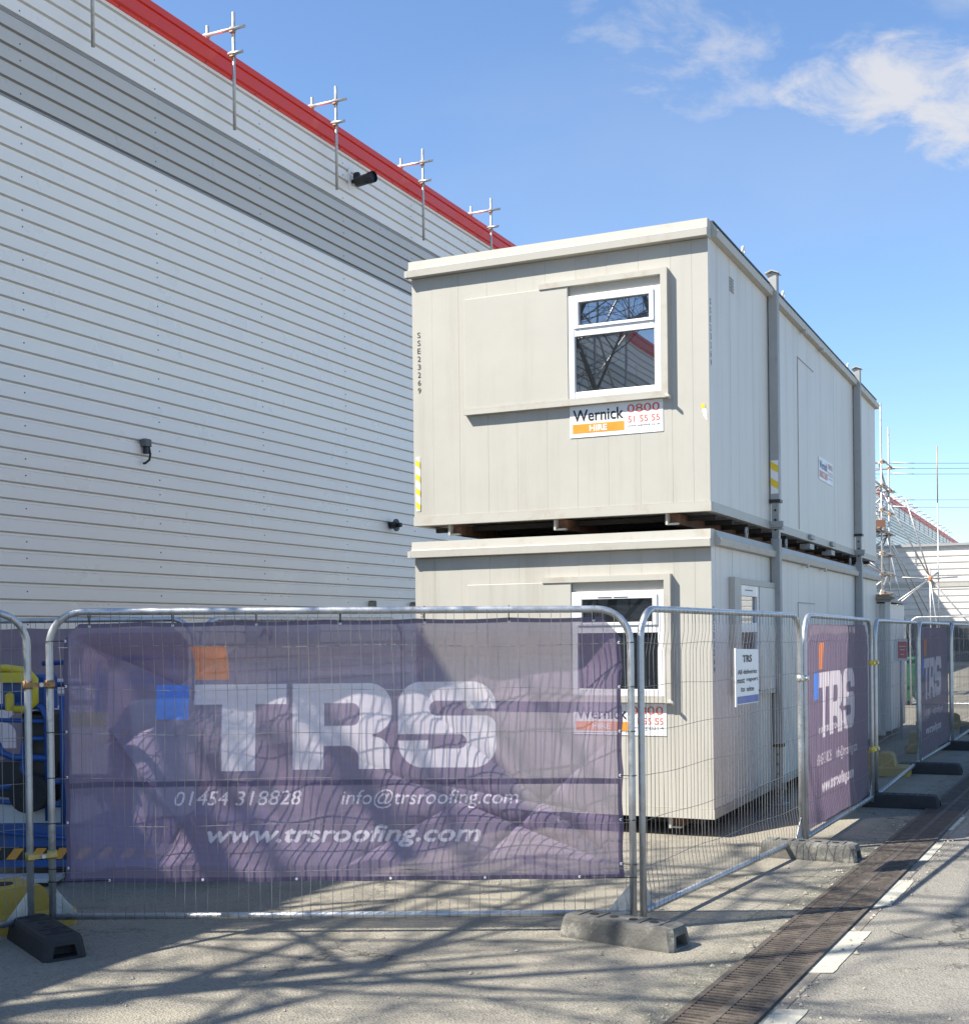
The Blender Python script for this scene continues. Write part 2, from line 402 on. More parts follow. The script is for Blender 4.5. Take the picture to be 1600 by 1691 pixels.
def build_grate():
    t = thing('drain_grate', 'brown rusty slotted grate of the drain channel', 'drain grate', (0, 0, 0), 'rusty grate sections of the drain channel')
    m = MB(); l, w = 0.494, 0.352
    z0, z1 = 0.007, 0.017
    for x0, x1 in ((0, 0.028), (w / 2 - 0.02, w / 2 + 0.02), (w - 0.028, w)): m.box(x0, x1, 0, l, z0, z1)
    n = 10
    for i in range(n + 1):
        y = i * (l - 0.026) / n
        m.box(0.028, w / 2 - 0.02, y, y + 0.026, z0, z1 - 0.002); m.box(w / 2 + 0.02, w - 0.028, y, y + 0.026, z0, z1 - 0.002)
    m.build('slot_bars', GRATE, t)
    b = MB(); b.add([(0, 0, 0.0055), (w, 0, 0.0055), (w, l, 0.0055), (0, l, 0.0055)], [(0, 1, 2, 3)]); b.build('pit', DPIT, t)
    return t


g0 = build_grate()
ORD = ['nearest', 'second nearest', 'third nearest', 'fourth nearest', 'fifth nearest', 'sixth nearest', 'seventh nearest', 'eighth nearest', 'ninth nearest', 'tenth nearest']
for k in range(33):
    y = 5.05 + 0.5 * k
    x = -1.668 + 0.0405 * (y - 5.05)
    lb = 'rusty slotted drain grate, %s section of the channel beside the white dashes' % ORD[k] if k < 10 else 'rusty slotted drain grate in the far stretch of the channel beside the shaded banners'
    if k == 0: g0.location = (x, y, 0); g0['label'] = lb; g0.rotation_euler.z = -0.0405
    else: dup(g0, (x, y, 0), lb, -0.0405)

mb = MB()
for k in range(420):
    if k < 260: y = RNG.uniform(5.0, 13.5); x = -1.66 + 0.0405 * (y - 5.05) + RNG.choice([-0.06, 0.42]) + RNG.normal(0, 0.05)
    else: y = RNG.uniform(4.6, 9.5); x = RNG.uniform(-4.5, 0.6)
    r = abs(RNG.normal(0.006, 0.004)) + 0.003; a = RNG.uniform(0, 6.28)
    v = [(x + r * RNG.uniform(.7, 1.2) * math.cos(a + i * 1.257), y + r * RNG.uniform(.7, 1.2) * math.sin(a + i * 1.257), 0.003) for i in range(5)]
    mb.add(v + [(x, y, 0.003 + r * RNG.uniform(0.7, 1.1))], [(0, 1, 5), (1, 2, 5), (2, 3, 5), (3, 4, 5), (4, 0, 5)])
tag(mb.build('gravel', mat('loose_grit', (0.34, 0.31, 0.25), 0.9, 0, 0.5, 40)), 'loose grit scattered along the drain and the yard', 'grit', kind='stuff')

# ------------------------------------------------------------------ warehouse
WX = -11.557      # outer face of the wall
PITCH_R = 0.2


JOINT = MB(); LEDGE_SHADE_D = MB()


def cladding(mb, ya, yb, z0, z1, x=WX, pitch=PITCH_R, ledge=None):
    """horizontal trapezoidal ribs as one swept profile"""
    prof = []
    z = z0
    while z < z1 - 0.01:
        for dx, dz in ((-0.034, 0.0), (-0.034, 0.022), (0.0, 0.040), (0.0, 0.184)):
            if z + dz <= z1: prof.append((x + dx, z + dz))
        z += pitch
    prof.append((prof[-1][0], z1))
    n = len(prof)
    v = [(p[0], ya, p[1]) for p in prof] + [(p[0], yb, p[1]) for p in prof]
    up = lambda i: prof[i + 1][0] > prof[i][0] + 0.01          # down-facing rib ledges, their shade painted in as a darker grey
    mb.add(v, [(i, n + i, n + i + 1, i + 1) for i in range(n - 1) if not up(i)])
    (ledge or JOINT).add(v, [(i, n + i, n + i + 1, i + 1) for i in range(n - 1) if up(i)])


YA, YB = -34.0, 140.0
wh = thing('warehouse', 'huge warehouse clad in horizontal ribbed grey metal with a darker band and red roof edge', 'warehouse', (WX, 20, 0))
mb = MB()
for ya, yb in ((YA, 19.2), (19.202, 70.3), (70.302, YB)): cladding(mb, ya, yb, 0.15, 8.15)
mb.box(WX - 0.30, WX - 0.06, YA, YB, 0.0, 0.15)
mb.build('lower_cladding', CLAD, wh)
mb = MB()
for ya, yb in ((YA, 19.2), (19.202, 70.3), (70.302, YB)): cladding(mb, ya, yb, 8.175, 9.165, ledge=LEDGE_SHADE_D)
mb.build('dark_cladding_band', CLADD, wh)
mb = MB()
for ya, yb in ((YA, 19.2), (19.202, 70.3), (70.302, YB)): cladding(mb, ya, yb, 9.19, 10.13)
mb.build('upper_cladding', CLAD, wh)
JOINT.build('shaded_ledges', mat('ledge_shade', (0.56, 0.52, 0.46), 0.6), wh); LEDGE_SHADE_D.build('dark_band_shaded_ledges', mat('dark_band_ledge_shade', (0.27, 0.25, 0.22), 0.6), wh)  # ledge faces coloured darker to stand in for shade under the ribs
mb = MB()
# folded red verge: drip lip, face, step and cap
poly = [(-0.30, 10.075), (0.020, 10.075), (0.020, 10.115), (0.055, 10.135), (0.055, 10.300), (0.030, 10.310), (0.030, 10.325), (0.062, 10.335), (0.062, 10.430), (-0.30, 10.45)]
for ya, yb in ((YA, 12.1), (12.104, 27.3), (27.304, 60), (60.004, YB)):
    mb.prism([(p[0], p[1]) for p in poly], (WX, 0, 0), (1, 0, 0), (0, 0, 1), (0, 1, 0), ya, yb)
mb.build('red_roof_edge', RED, wh)
mb = MB(); mb.add([(WX - 0.28, YA, 10.3), (WX - 0.28, YB, 10.3), (WX - 30, YB, 11.2), (WX - 30, YA, 11.2)], [(0, 1, 2, 3)])
mb.add([(WX - 0.2, YA, 0), (WX - 30, YA, 0), (WX - 30, YA, 11.2), (WX - 0.2, YA, 10.3)], [(0, 1, 2, 3)])
mb.add([(WX - 0.2, YB, 0), (WX - 30, YB, 0), (WX - 30, YB, 11.2), (WX - 0.2, YB, 10.3)], [(0, 1, 2, 3)])
mb.build('roof', ROOFM, wh)
mb = MB()
for zz in (8.162, 9.178): mb.box(WX - 0.03, WX + 0.008, YA, YB, zz - 0.012, zz + 0.012)
mb.build('band_flashing', mat('flashing_grey', (0.30, 0.30, 0.30), 0.45, 0.3), wh)
mb = MB()
cols = [11.76 + 2.49 * i for i in range(-8, 30)]
for ci, y in enumerate(cols):
    k = 0; z = 0.28
    while z < 10.0:
        if (k % 5) in (0, 2, 3):
            x = WX
            mb.add([(x, y + 0.010 * math.cos(a), z + 0.010 * math.sin(a)) for a in [i * math.pi / 3 for i in range(6)]] +
                   [(x + 0.007, y + 0.008 * math.cos(a), z + 0.008 * math.sin(a)) for a in [i * math.pi / 3 for i in range(6)]],
                   [(6, 7, 8, 9, 10, 11)] + [(i, (i + 1) % 6, 6 + (i + 1) % 6, 6 + i) for i in range(6)])
        z += 0.2; k += 1
y = YA + 0.4
while y < YB:
    mb.add([(WX + 0.021, y + 0.011 * math.cos(a), 10.097 + 0.011 * math.sin(a)) for a in [i * math.pi / 3 for i in range(6)]] +
           [(WX + 0.030, y + 0.010 * math.cos(a), 10.097 + 0.010 * math.sin(a)) for a in [i * math.pi / 3 for i in range(6)]],
           [(6, 7, 8, 9, 10, 11)] + [(i, (i + 1) % 6, 6 + (i + 1) % 6, 6 + i) for i in range(6)])
    y += 0.62
so_ = mb.build('fixing_screws', SCREW, wh); so_['kind'] = 'stuff'


# ------------------------------------------------------------------ scaffold brackets over the roof edge
def coupler(mb, c, r=0.04):
    c = Vector(c); mb.bbox(c.x - r, c.x + r, c.y - r, c.y + r, c.z - r, c.z + r * 0.9, 0.012)
    mb.tube([c + Vector((r, r * .4, 0)), c + Vector((r + 0.03, r * .4, 0))], 0.012, 6)


def build_bracket():
    t = thing('scaffold_bracket', 'scaffold tube bracket clamped over the red roof edge', 'scaffold bracket', (WX, 0, 0), 'scaffold brackets along the red roof edge')
    x = WX + 0.25
    m = MB(); m.tube([(x, 0, 9.20), (x, 0, 10.93)], 0.0245, 10); m.build('hanging_tube', SCAF, t)
    m = MB(); m.tube([(WX - 0.30, -0.055, 10.66), (x + 0.24, -0.055, 10.66)], 0.0245, 10); m.build('cross_tube', SCAF, t)
    m = MB(); m.tube([(WX - 0.22, 0, 10.30), (WX - 0.22, 0, 10.83)], 0.0245, 10); m.build('inner_tube', SCAF, t)
    m = MB(); m.tube([(WX + 0.02, -0.055, 10.50), (x + 0.2, -0.055, 10.50)][0:1] + [(x + 0.2, -0.055, 10.50)], 0.0245, 10)
    m.v = []; m.f = []; m.sm = []
    m.tube([(x - 0.06, -0.055, 10.30), (x + 0.2, -0.055, 10.30)], 0.0245, 10); m.build('stub_tube', SCAF, t)
    for c in ((x, -0.03, 10.66), (x, -0.03, 10.30), (WX - 0.22, -0.03, 10.66)): m = MB(); coupler(m, c); m.build('coupler', CPLR, t)
    return t


br0 = build_bracket()
BN = ['scaffold bracket of which only the lower tube shows at the top of the picture',
      'scaffold bracket on the red roof edge, leftmost of those seen whole against the sky',
      'scaffold bracket on the red roof edge just left of the black camera',
      'scaffold bracket on the red roof edge just right of the black camera',
      'scaffold bracket on the red roof edge rising behind the upper cabin roof']
YBR = [12.75, 15.75, 18.62, 21.75, 24.85]
for k, (y, lb) in enumerate(zip(YBR, BN)):
    if k == 0: br0.location = (WX, y, 0); br0['label'] = lb
    else: dup(br0, (WX, y, 0), lb)
for k in range(24):
    y = 58 + 3.0 * k
    dup(br0, (WX, y, 0), 'small distant scaffold bracket on the red roof edge beyond the scaffold tower')

# ------------------------------------------------------------------ fittings on the warehouse wall
t = thing('security_camera', 'black tubular camera on a bent arm high on the upper cladding', 'camera', (WX, 19.6, 9.65))
m = MB(); m.box(WX + 0.002, WX + 0.02, 19.40, 19.48, 9.50, 9.86); m.build('back_plate', CLAD, t)
m = MB(); m.tube([(WX + 0.0, 19.55, 9.66), (WX + 0.10, 19.53, 9.66), (WX + 0.16, 19.52, 9.62)], 0.035, 8); m.bbox(WX + 0.04, WX + 0.16, 19.49, 19.58, 9.66, 9.80, 0.02); m.build('arm', BLACK, t)
m = MB(); m.tube([(WX + 0.11, 19.52, 9.63), (WX + 0.36, 19.46, 9.63), (WX + 0.46, 19.44, 9.635)], 0.088, 14); m.build('body', BLACK, t)
m = MB(); m.tube([(WX + 0.40, 19.453, 9.632), (WX + 0.50, 19.43, 9.637)], 0.098, 14, cap=False); m.build('hood', BLACK, t)

t = thing('wall_hook', 'black bracket with a dangling cable end on the lower cladding', 'wall fitting', (WX, 13.9, 4.3))
m = MB(); m.bbox(WX, WX + 0.10, 13.84, 13.98, 4.30, 4.40, 0.015); m.build('box', mat('grey_box', (0.14, 0.14, 0.13), 0.6), t)
m = MB(); m.bbox(WX + 0.02, WX + 0.085, 13.87, 13.94, 4.20, 4.302, 0.012)
m.tube([(WX + 0.06, 13.95, 4.31), (WX + 0.075, 13.965, 4.2), (WX + 0.07, 13.95, 4.12), (WX + 0.05, 13.89, 4.07), (WX + 0.045, 13.86, 4.065)], 0.016, 7); m.build('cable', BLACK, t)

t = thing('wall_vent', 'black round flue terminal sticking out of the cladding left of the cabins', 'vent', (WX, 20.75, 3.7))
m = MB(); m.tube([(WX - 0.01, 20.75, 3.72), (WX + 0.16, 20.75, 3.72)], 0.065, 14); m.tube([(WX + 0.15, 20.75, 3.72), (WX + 0.24, 20.75, 3.72)], 0.04, 12); m.build('pipe', BLACK, t)
m = MB(); m.tube([(WX + 0.12, 20.75, 3.72), (WX + 0.145, 20.75, 3.72)], 0.115, 16); m.build('flange', BLACK, t)
BOXM = mat('olive_grey_box', (0.16, 0.16, 0.12), 0.6)
for y, lb in ((20.0, 'small grey box low on the warehouse wall above the fence, left of two'), (21.55, 'small grey box low on the warehouse wall against the cabin edge, right of two')):
    t = thing('junction_box', lb, 'wall box', (WX, y, 2.25), 'small boxes low on the warehouse wall')
    m = MB(); m.bbox(WX + 0.0, WX + 0.10, y - 0.06, y + 0.06, 2.17, 2.32, 0.012); m.build('case', BOXM, t)
    m = MB(); m.tube([(WX + 0.05, y - 0.075, 2.245), (WX + 0.05, y - 0.058, 2.245)], 0.05, 12); m.build('gland', mat('tan_cap', (0.33, 0.28, 0.17), 0.6), t)
t = thing('wall_sign', 'long grey sign lettered AJ on the warehouse seen through the front banner', 'sign', (WX, 17.2, 1.8))
m = MB(); m.box(WX + 0.002, WX + 0.012, 16.2, 18.3, 1.62, 1.87); m.build('plate', MGREY, t)
m = MB(); add_text(m, 'AJ', (WX + 0.014, 16.55, 1.65), (0, 1, 0), (0, 0, 1), h=0.19, w=0.36, bold=0.02); m.build('lettering', SIGNK, t)
for k in range(3):
    pass


# ------------------------------------------------------------------ site cabins
CX, CY, CW, CL, CH = -2.923, 10.94, 2.90, 9.79, 2.52
GLASS_R = None


def glass_mat(name, refl):
    m = bpy.data.materials.new(name); m.use_nodes = True; nt = m.node_tree; L = nt.links.new
    p = nt.nodes['Principled BSDF']; p.inputs['Base Color'].default_value = (0.012, 0.014, 0.016, 1); p.inputs['Roughness'].default_value = 0.15
    gl = nn(nt, 'ShaderNodeBsdfGlossy'); gl.inputs['Roughness'].default_value = 0.012; gl.inputs['Color'].default_value = (0.92, 0.96, 1, 1)
    pos = nn(nt, 'ShaderNodeNewGeometry').outputs['Position']
    n = nn(nt, 'ShaderNodeTexNoise', i_Scale=1.3, i_Detail=2.0); L(pos, n.inputs['Vector'])
    bp = nn(nt, 'ShaderNodeBump', i_Strength=0.03, i_Distance=0.02); L(n.outputs['Fac'], bp.inputs['Height']); L(bp.outputs[0], gl.inputs['Normal'])
    mx = nn(nt, 'ShaderNodeMixShader'); mx.inputs[0].default_value = refl
    L(p.outputs[0], mx.inputs[1]); L(gl.outputs[0], mx.inputs[2]); L(mx.outputs[0], nt.nodes['Material Output'].inputs[0])
    return m


GL1 = glass_mat('window_glass', 0.30); GL2 = glass_mat('dark_window_glass', 0.05)


def sign_board(parent, o, ax, ay, w, h, faded=False):
    """hire sign: black name, orange bar, red phone number"""
    o, ax, ay = Vector(o), Vector(ax), Vector(ay); az = ax.cross(ay)
    m = MB(); m.prism([(0, 0), (w, 0), (w, h), (0, h)], o, ax, ay, az, 0, 0.003); sb = m.build('hire_sign', SIGNW, parent)
    P = lambda a, b: o + ax * (a * w) + ay * (b * h)
    blk, org, red = (SIGNK, SIGNO, SIGNR) if not faded else (mat('faded_blue_ink', (0.16, 0.2, 0.33), 0.6), mat('faded_orange_ink', (0.70, 0.33, 0.26), 0.6), mat('faded_red_ink', (0.66, 0.32, 0.26), 0.6))
    m = MB(); add_text(m, 'Wernick', P(0.035, 0.50), ax, ay, w=0.55 * w, h=0.37 * h, bold=0.016, lift=0.005); m.build('name', blk, sb)
    m = MB(); m.prism([(0.03 * w, 0.13 * h), (0.59 * w, 0.13 * h), (0.59 * w, 0.42 * h), (0.03 * w, 0.42 * h)], o, ax, ay, az, 0.003, 0.0045); m.build('orange_bar', org, sb)
    m = MB(); add_text(m, 'HIRE', P(0.215, 0.18), ax, ay, w=0.19 * w, h=0.19 * h, bold=0.03, lift=0.006); m.build('hire_word', SIGNW, sb)
    m = MB(); add_text(m, '0800', P(0.625, 0.66), ax, ay, w=0.34 * w, h=0.25 * h, lift=0.005)
    add_text(m, '51 55 55', P(0.63, 0.35), ax, ay, w=0.335 * w, h=0.20 * h, lift=0.005); m.build('phone_number', red, sb)
    m = MB(); add_text(m, 'www.wernick.co.uk', P(0.625, 0.215), ax, ay, w=0.345 * w, h=0.07 * h, lift=0.005); m.build('web_address', blk, sb)
    return sb


def window_front(parent, zb, glass, vents):
    """x relative to cabin corner, z relative to base"""
    X = lambda x: CX + x
    y = CY
    m = MB(); m.bbox(X(-2.325), X(-1.283), y - 0.050, y - 0.022, zb + 1.045, zb + 2.095, 0.004); m.build('shutter', CREAM, parent)
    m = MB()
    m.box(X(-1.56), X(-0.412), y - 0.060, y - 0.001, zb + 2.090, zb + 2.140); m.build('shutter_rail', CREAM2, parent); m = MB()
    m.box(X(-2.335), X(-0.412), y - 0.060, y - 0.001, zb + 1.010, zb + 1.052)
    m.box(X(-2.335), X(-0.412), y - 0.060, y - 0.054, zb + 1.0525, zb + 1.070)
    m.box(X(-0.4115), X(-0.352), y - 0.062, y - 0.001, zb + 1.008, zb + 2.143)
    m.tube([(X(-0.37), y - 0.06, zb + 1.03), (X(-0.33), y - 0.075, zb + 1.0)], 0.014, 8)
    m.build('shutter_rail', CREAM2, parent)
    m = MB(); m.box(X(-1.283), X(-0.4125), y - 0.012, y - 0.0015, zb + 2.0, zb + 2.0895); m.build('head_panel', CREAM, parent)
    # white frame
    x0, x1, z0, z1 = -1.283, -0.413, zb + 1.053, zb + 2.0
    fr = MB(); d0, d1 = y - 0.045, y - 0.002
    def bar(a, b, c, d, e=0): fr.bbox(X(a), X(b), d0 + e, d1, c, d, 0.006)
    zt = zb + 1.665
    bar(x0, x0 + 0.062, z0, z1); bar(x1 - 0.062, x1, z0, z1); bar(x0 + 0.062, x1 - 0.062, z0, z0 + 0.075); bar(x0 + 0.062, x1 - 0.062, z1 - 0.030, z1); bar(x0 + 0.062, x1 - 0.062, zt - 0.035, zt + 0.035)
    w = fr.build('window', UPVC, parent)
    # top light sash
    s = MB()
    a0, a1, c0, c1 = x0 + 0.060, x1 - 0.060, zt + 0.033, z1 - 0.028
    for q in ((a0, a0 + 0.045, c0, c1), (a1 - 0.045, a1, c0, c1), (a0 + 0.045, a1 - 0.045, c0, c0 + 0.026), (a0 + 0.045, a1 - 0.045, c1 - 0.038, c1)):
        s.bbox(X(q[0]), X(q[1]), d0 - 0.012, d0 + 0.02, q[2], q[3], 0.005)
    s.build('top_sash', UPVC, w)
    if vents:
        s = MB(); s.box(X(a0 + 0.2), X(a0 + 0.33), d0 - 0.0155, d0 - 0.0125, c1 - 0.028, c1 - 0.022); s.box(X(a0 + 0.35), X(a0 + 0.48), d0 - 0.0155, d0 - 0.0125, c1 - 0.028, c1 - 0.022); s.build('trickle_vent', SIGNK, w)
    s = MB()
    s.add([(X(a0 + .04), y - 0.028, c0 + .02), (X(a1 - .04), y - 0.028, c0 + .02), (X(a1 - .04), y - 0.022, c1 - .03), (X(a0 + .04), y - 0.022, c1 - .03)], [(0, 1, 2, 3)])
    s.build('pane', glass, w)
    s = MB()
    s.add([(X(x0 + .06), y - 0.020, z0 + .06), (X(x1 - .06), y - 0.020, z0 + .06), (X(x1 - .06), y - 0.018, zt - .04), (X(x0 + .06), y - 0.018, zt - .04)], [(0, 1, 2, 3)])
    s.build('pane', glass, w)
    # drip slots
    s = MB(); s.box(X(x0 + .15), X(x0 + .19), d0 - .002, d0 + .003, z0 + .003, z0 + .010); s.box(X(x1 - .2), X(x1 - .16), d0 - .002, d0 + .003, z0 + .003, z0 + .010); s.build('drain_slot', SIGNK, w)
    return w


def build_cabin(zb, upper):
    lab = ('upper cream site cabin with reflecting window stacked on another cabin' if upper else 'lower cream site cabin standing on the ground behind the fence with a side window')
    t = thing('site_cabin', lab, 'portable cabin', (CX, CY, zb))
    X = lambda x: CX + x
    Y = lambda y: CY + y
    Z = lambda z: zb + z
    # wall body with real seams: panels 4 mm apart on a darker core
    m = MB(); m.box(X(-CW + 0.006), X(-0.006), Y(0.006), Y(CL - 0.006), Z(0.02), Z(CH - 0.03)); m.build('wall_core', CREAMD, t)
    m = MB(); e = [-CW, -2.685]
    x = -2.405
    while x < -0.30: e.append(x); x += 0.296
    e += [-0.145, 0.0]
    for a, b in zip(e[:-1], e[1:]):
        dy = RNG.uniform(-0.0008, 0.0008)
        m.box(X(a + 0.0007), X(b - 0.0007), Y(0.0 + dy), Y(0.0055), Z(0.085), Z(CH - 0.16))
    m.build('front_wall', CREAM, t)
    m = MB(); ye = [0.0, 0.14]
    y = 0.44
    while y < CL - 0.3: ye.append(y); y += 0.6 if y > 3 else 0.3
    ye += [CL - 0.14, CL]
    for a, b in zip(ye[:-1], ye[1:]):
        dx = RNG.uniform(-0.0012, 0.0012)
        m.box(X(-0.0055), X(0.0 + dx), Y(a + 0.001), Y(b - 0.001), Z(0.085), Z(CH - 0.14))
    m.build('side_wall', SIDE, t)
    m = MB(); m.box(X(-CW - 0.004), X(0.007), Y(-0.010), Y(0.05), Z(0), Z(0.083)); m.box(X(-0.05), X(0.0085), Y(0.0505), Y(CL), Z(0), Z(0.083)); m.box(X(-CW - 0.003), X(-CW + 0.05), Y(0.0505), Y(CL), Z(0), Z(0.083)); m.build('base_rail', CREAM2, t)
    # roof with front fascia, lip and side gutter
    m = MB()
    m.prism([(-0.055, CH - 0.155), (-0.075, CH - 0.150), (-0.078, CH - 0.085), (-0.058, CH - 0.075), (-0.052, CH), (0.08, CH + 0.004), (0.08, CH - 0.15)], (X(0), Y(0), Z(0)), (0, 1, 0), (0, 0, 1), (1, 0, 0), -CW - 0.005, 0.012)
    m.box(X(-CW - 0.04), X(-CW - 0.0055), Y(-0.077), Y(-0.02), Z(CH - 0.150), Z(CH - 0.088))
    m.build('front_fascia', CREAM2, t)
    m = MB()
    m.prism([(-0.04, CH - 0.14), (0.060, CH - 0.135), (0.072, CH - 0.075), (0.045, CH - 0.068), (0.020, CH - 0.004), (-0.04, CH - 0.002)], (X(0), Y(0), Z(0)), (1, 0, 0), (0, 0, 1), (0, 1, 0), 0.081, CL + 0.05)
    m.prism([(-0.02, CH - 0.14), (-0.07, CH - 0.13), (-0.07, CH - 0.07), (-0.02, CH)], (X(-CW), Y(0), Z(0)), (1, 0, 0), (0, 0, 1), (0, 1, 0), 0.081, CL + 0.05)
    m.build('side_gutter', CREAM2, t)
    m = MB(); m.box(X(-CW + 0.02), X(-0.041), Y(0.0815), Y(CL + 0.02), Z(CH - 0.03), Z(CH - 0.004)); m.build('roof', ROOFM, t)
    if upper:
        m = MB(); y = 0.1
        pts = [];
        m.box(X(-0.02), X(0.028), Y(0.09), Y(CL + 0.04), Z(CH + 0.0005), Z(CH + 0.014)); m.build('roof_felt_edge', SIGNK, t)
    # bearers under the floor
    m = MB()
    for bx in (-2.50, -1.42, -0.36): m = MB(); m.box(X(bx - 0.05), X(bx + 0.05), Y(0.10), Y(CL - 0.1), Z(-0.095), Z(-0.002)); m.build('floor_bearer', RUST, t)
    for bx in (-2.50, -1.42, -0.36):
        m = MB(); m.box(X(bx - 0.055), X(bx - 0.035), Y(0.03), Y(0.10), Z(-0.10), Z(-0.001)); m.box(X(bx - 0.0345), X(bx + 0.05), Y(0.05), Y(0.0995), Z(-0.10), Z(-0.085)); m.build('bearer_end', CREAM2, t)
    m = MB(); y = 0.35
    while y < CL: m.box(X(-CW + 0.05), X(-0.05), Y(y), Y(y + 0.06), Z(-0.045), Z(-0.001)); y += 0.6
    m.build('floor_joist', mat('dark_joist', (0.05, 0.045, 0.04), 0.9), t)
    window_front(t, zb, GL1 if upper else GL2, not upper)
    sign_board(t, (X(-1.29), Y(-0.003), Z(0.722 if upper else 0.715)), (1, 0, 0), (0, 0, 1), 0.875, 0.285)
    # stencilled numbers down both edges of the front corner
    m = MB()
    for k, ch in enumerate('SSE23269'):
        add_text(m, ch, (X(-2.845), Y(-0.0022), Z(1.80 - 0.076 * k)), (1, 0, 0), (0, 0, 1), h=0.052, w=0.034, bold=0.0)
    for k, ch in enumerate('SSE23269'):
        add_text(m, ch, (X(0.003), Y(0.045), Z(1.80 - 0.076 * k)), (0, 1, 0), (0, 0, 1), h=0.052, w=0.034, bold=0.0)
    m.build('stencil_number', STENC, t)
    if upper:
        m = MB(); m.box(X(-2.876), X(-2.832), Y(-0.004), Y(-0.0015), Z(0.14), Z(0.66)); hz = m.build('hazard_tape', SIGNW, t)
        m = MB()
        for k in range(4):
            z = 0.155 + 0.135 * k
            m.add([(X(-2.876), Y(-0.0065), Z(z + .02)), (X(-2.832), Y(-0.0065), Z(z - .01)), (X(-2.832), Y(-0.0065), Z(z + .05)), (X(-2.876), Y(-0.0065), Z(z + .08))], [(0, 1, 2, 3)])
        m.build('yellow_stripe', YTAPE, hz)
        m = MB(); m.add([(X(-0.075), Y(-0.004), Z(0.93)), (X(-0.045), Y(-0.004), Z(0.93)), (X(-0.02), Y(-0.004), Z(0.86)), (X(-0.02), Y(-0.004), Z(0.78)), (X(-0.055), Y(-0.004), Z(0.83))], [(0, 1, 2, 3, 4)]); m.build('torn_tape', SIGNW, t)
        m = MB(); m.add([(X(-0.075), Y(-0.0065), Z(0.93)), (X(-0.045), Y(-0.0065), Z(0.93)), (X(-0.035), Y(-0.0065), Z(0.90)), (X(-0.068), Y(-0.0065), Z(0.89))], [(0, 1, 2, 3)]); m.build('yellow_scrap', YTAPE, t)
        sign_board(t, (X(0.004), Y(5.04), Z(0.80)), (0, 1, 0), (0, 0, 1), 0.95, 0.28, faded=True)
        m = MB()
        for i in range(3):
            for j in range(5): m.box(X(0.002), X(0.006), Y(0.74 + 0.055 * i), Y(0.77 + 0.055 * i), Z(2.08 + 0.028 * j), Z(2.098 + 0.028 * j))
        m.build('vent_grille', mat('vent_grey', (0.30, 0.30, 0.28), 0.6), t)
        m = MB(); m.box(X(0.0015), X(0.007), Y(3.80), Y(3.815), Z(0.1), Z(2.06)); m.box(X(0.0015), X(0.007), Y(3.8155), Y(4.75), Z(2.05), Z(2.06)); m.build('blanked_door_seam', CREAMD, t)
    else:
        # side window with its shutter slid back
        m = MB()
        m.box(X(0.001), X(0.055), Y(0.60), Y(0.845), Z(1.05), Z(2.125)); m.box(X(0.001), X(0.052), Y(0.8455), Y(2.36), Z(2.065), Z(2.12)); m.box(X(0.001), X(0.052), Y(0.8455), Y(2.42), Z(1.0), Z(1.045)); m.build('shutter_rail', CREAM2, t)
        m = MB(); m.bbox(X(0.022), X(0.05), Y(1.62), Y(2.40), Z(1.047), Z(2.063), 0.004); m.build('shutter', SIDE, t)
        fr = MB(); y0, y1, z0, z1 = 0.846, 1.60, 1.06, 2.063
        zt = 1.665
        def bar(a, b, c, d): fr.box(X(0.001), X(0.04), Y(a), Y(b), Z(c), Z(d))
        bar(y0, y0 + .06, z0, z1); bar(y1 - .06, y1, z0, z1); bar(y0 + .06, y1 - .06, z0, z0 + .07); bar(y0 + .06, y1 - .06, z1 - .10, z1); bar(y0 + .06, y1 - .06, zt - .045, zt + .045)
        w = fr.build('window', UPVC, t)
        s = MB(); s.add([(X(0.015), Y(y0 + .05), Z(zt)), (X(0.015), Y(y1 - .05), Z(zt)), (X(0.015), Y(y1 - .05), Z(z1 - .05)), (X(0.015), Y(y0 + .05), Z(z1 - .05))], [(0, 1, 2, 3)]); s.build('pane', GL1, w)
        s = MB(); s.add([(X(0.015), Y(y0 + .05), Z(z0 + .05)), (X(0.015), Y(y1 - .05), Z(z0 + .05)), (X(0.015), Y(y1 - .05), Z(zt)), (X(0.015), Y(y0 + .05), Z(zt))], [(0, 1, 2, 3)]); s.build('pane', GL1, w)
        s = MB(); s.box(X(0.0405), X(0.043), Y(y0 + .2), Y(y0 + .5), Z(z1 - .05), Z(z1 - .042)); s.build('trickle_vent', SIGNK, w)
        m = MB(); m.box(X(0.0015), X(0.006), Y(3.7), Y(3.71), Z(1.0), Z(1.95)); m.box(X(0.0015), X(0.006), Y(3.7105), Y(4.7), Z(1.94), Z(1.952)); m.build('blanked_door_seam', CREAMD, t)
    # adjustable jack legs on the side wall
    for k, ly in enumerate((2.34, 7.72)):
        top = CH + (0.10 if upper else 0.06); low = 0.28 if upper else 0.45
        m = MB(); m.bbox(X(0.012), X(0.105), Y(ly - 0.05), Y(ly + 0.05), Z(low), Z(top), 0.006)
        leg = m.build('jack_leg', LEGM, t)
        m = MB(); m.box(X(0.0), X(0.115), Y(ly - 0.062), Y(ly + 0.062), Z(low - 0.012), Z(low + 0.02)); m.build('collar', SIGNK, leg)
        bot = (-0.16 if upper else gz(-2.8, CY + ly) + 0.02 - zb)
        m = MB(); m.box(X(0.024), X(0.095), Y(ly - 0.04), Y(ly + 0.04), Z(bot), Z(low - 0.0125)); inn = m.build('inner_post', mat('worn_zinc', (0.34, 0.34, 0.33), 0.5, 0.5, 0.2, 12, dirt=((0.22, 0.15, 0.09), 0.7, 11)), leg)
        m = MB()
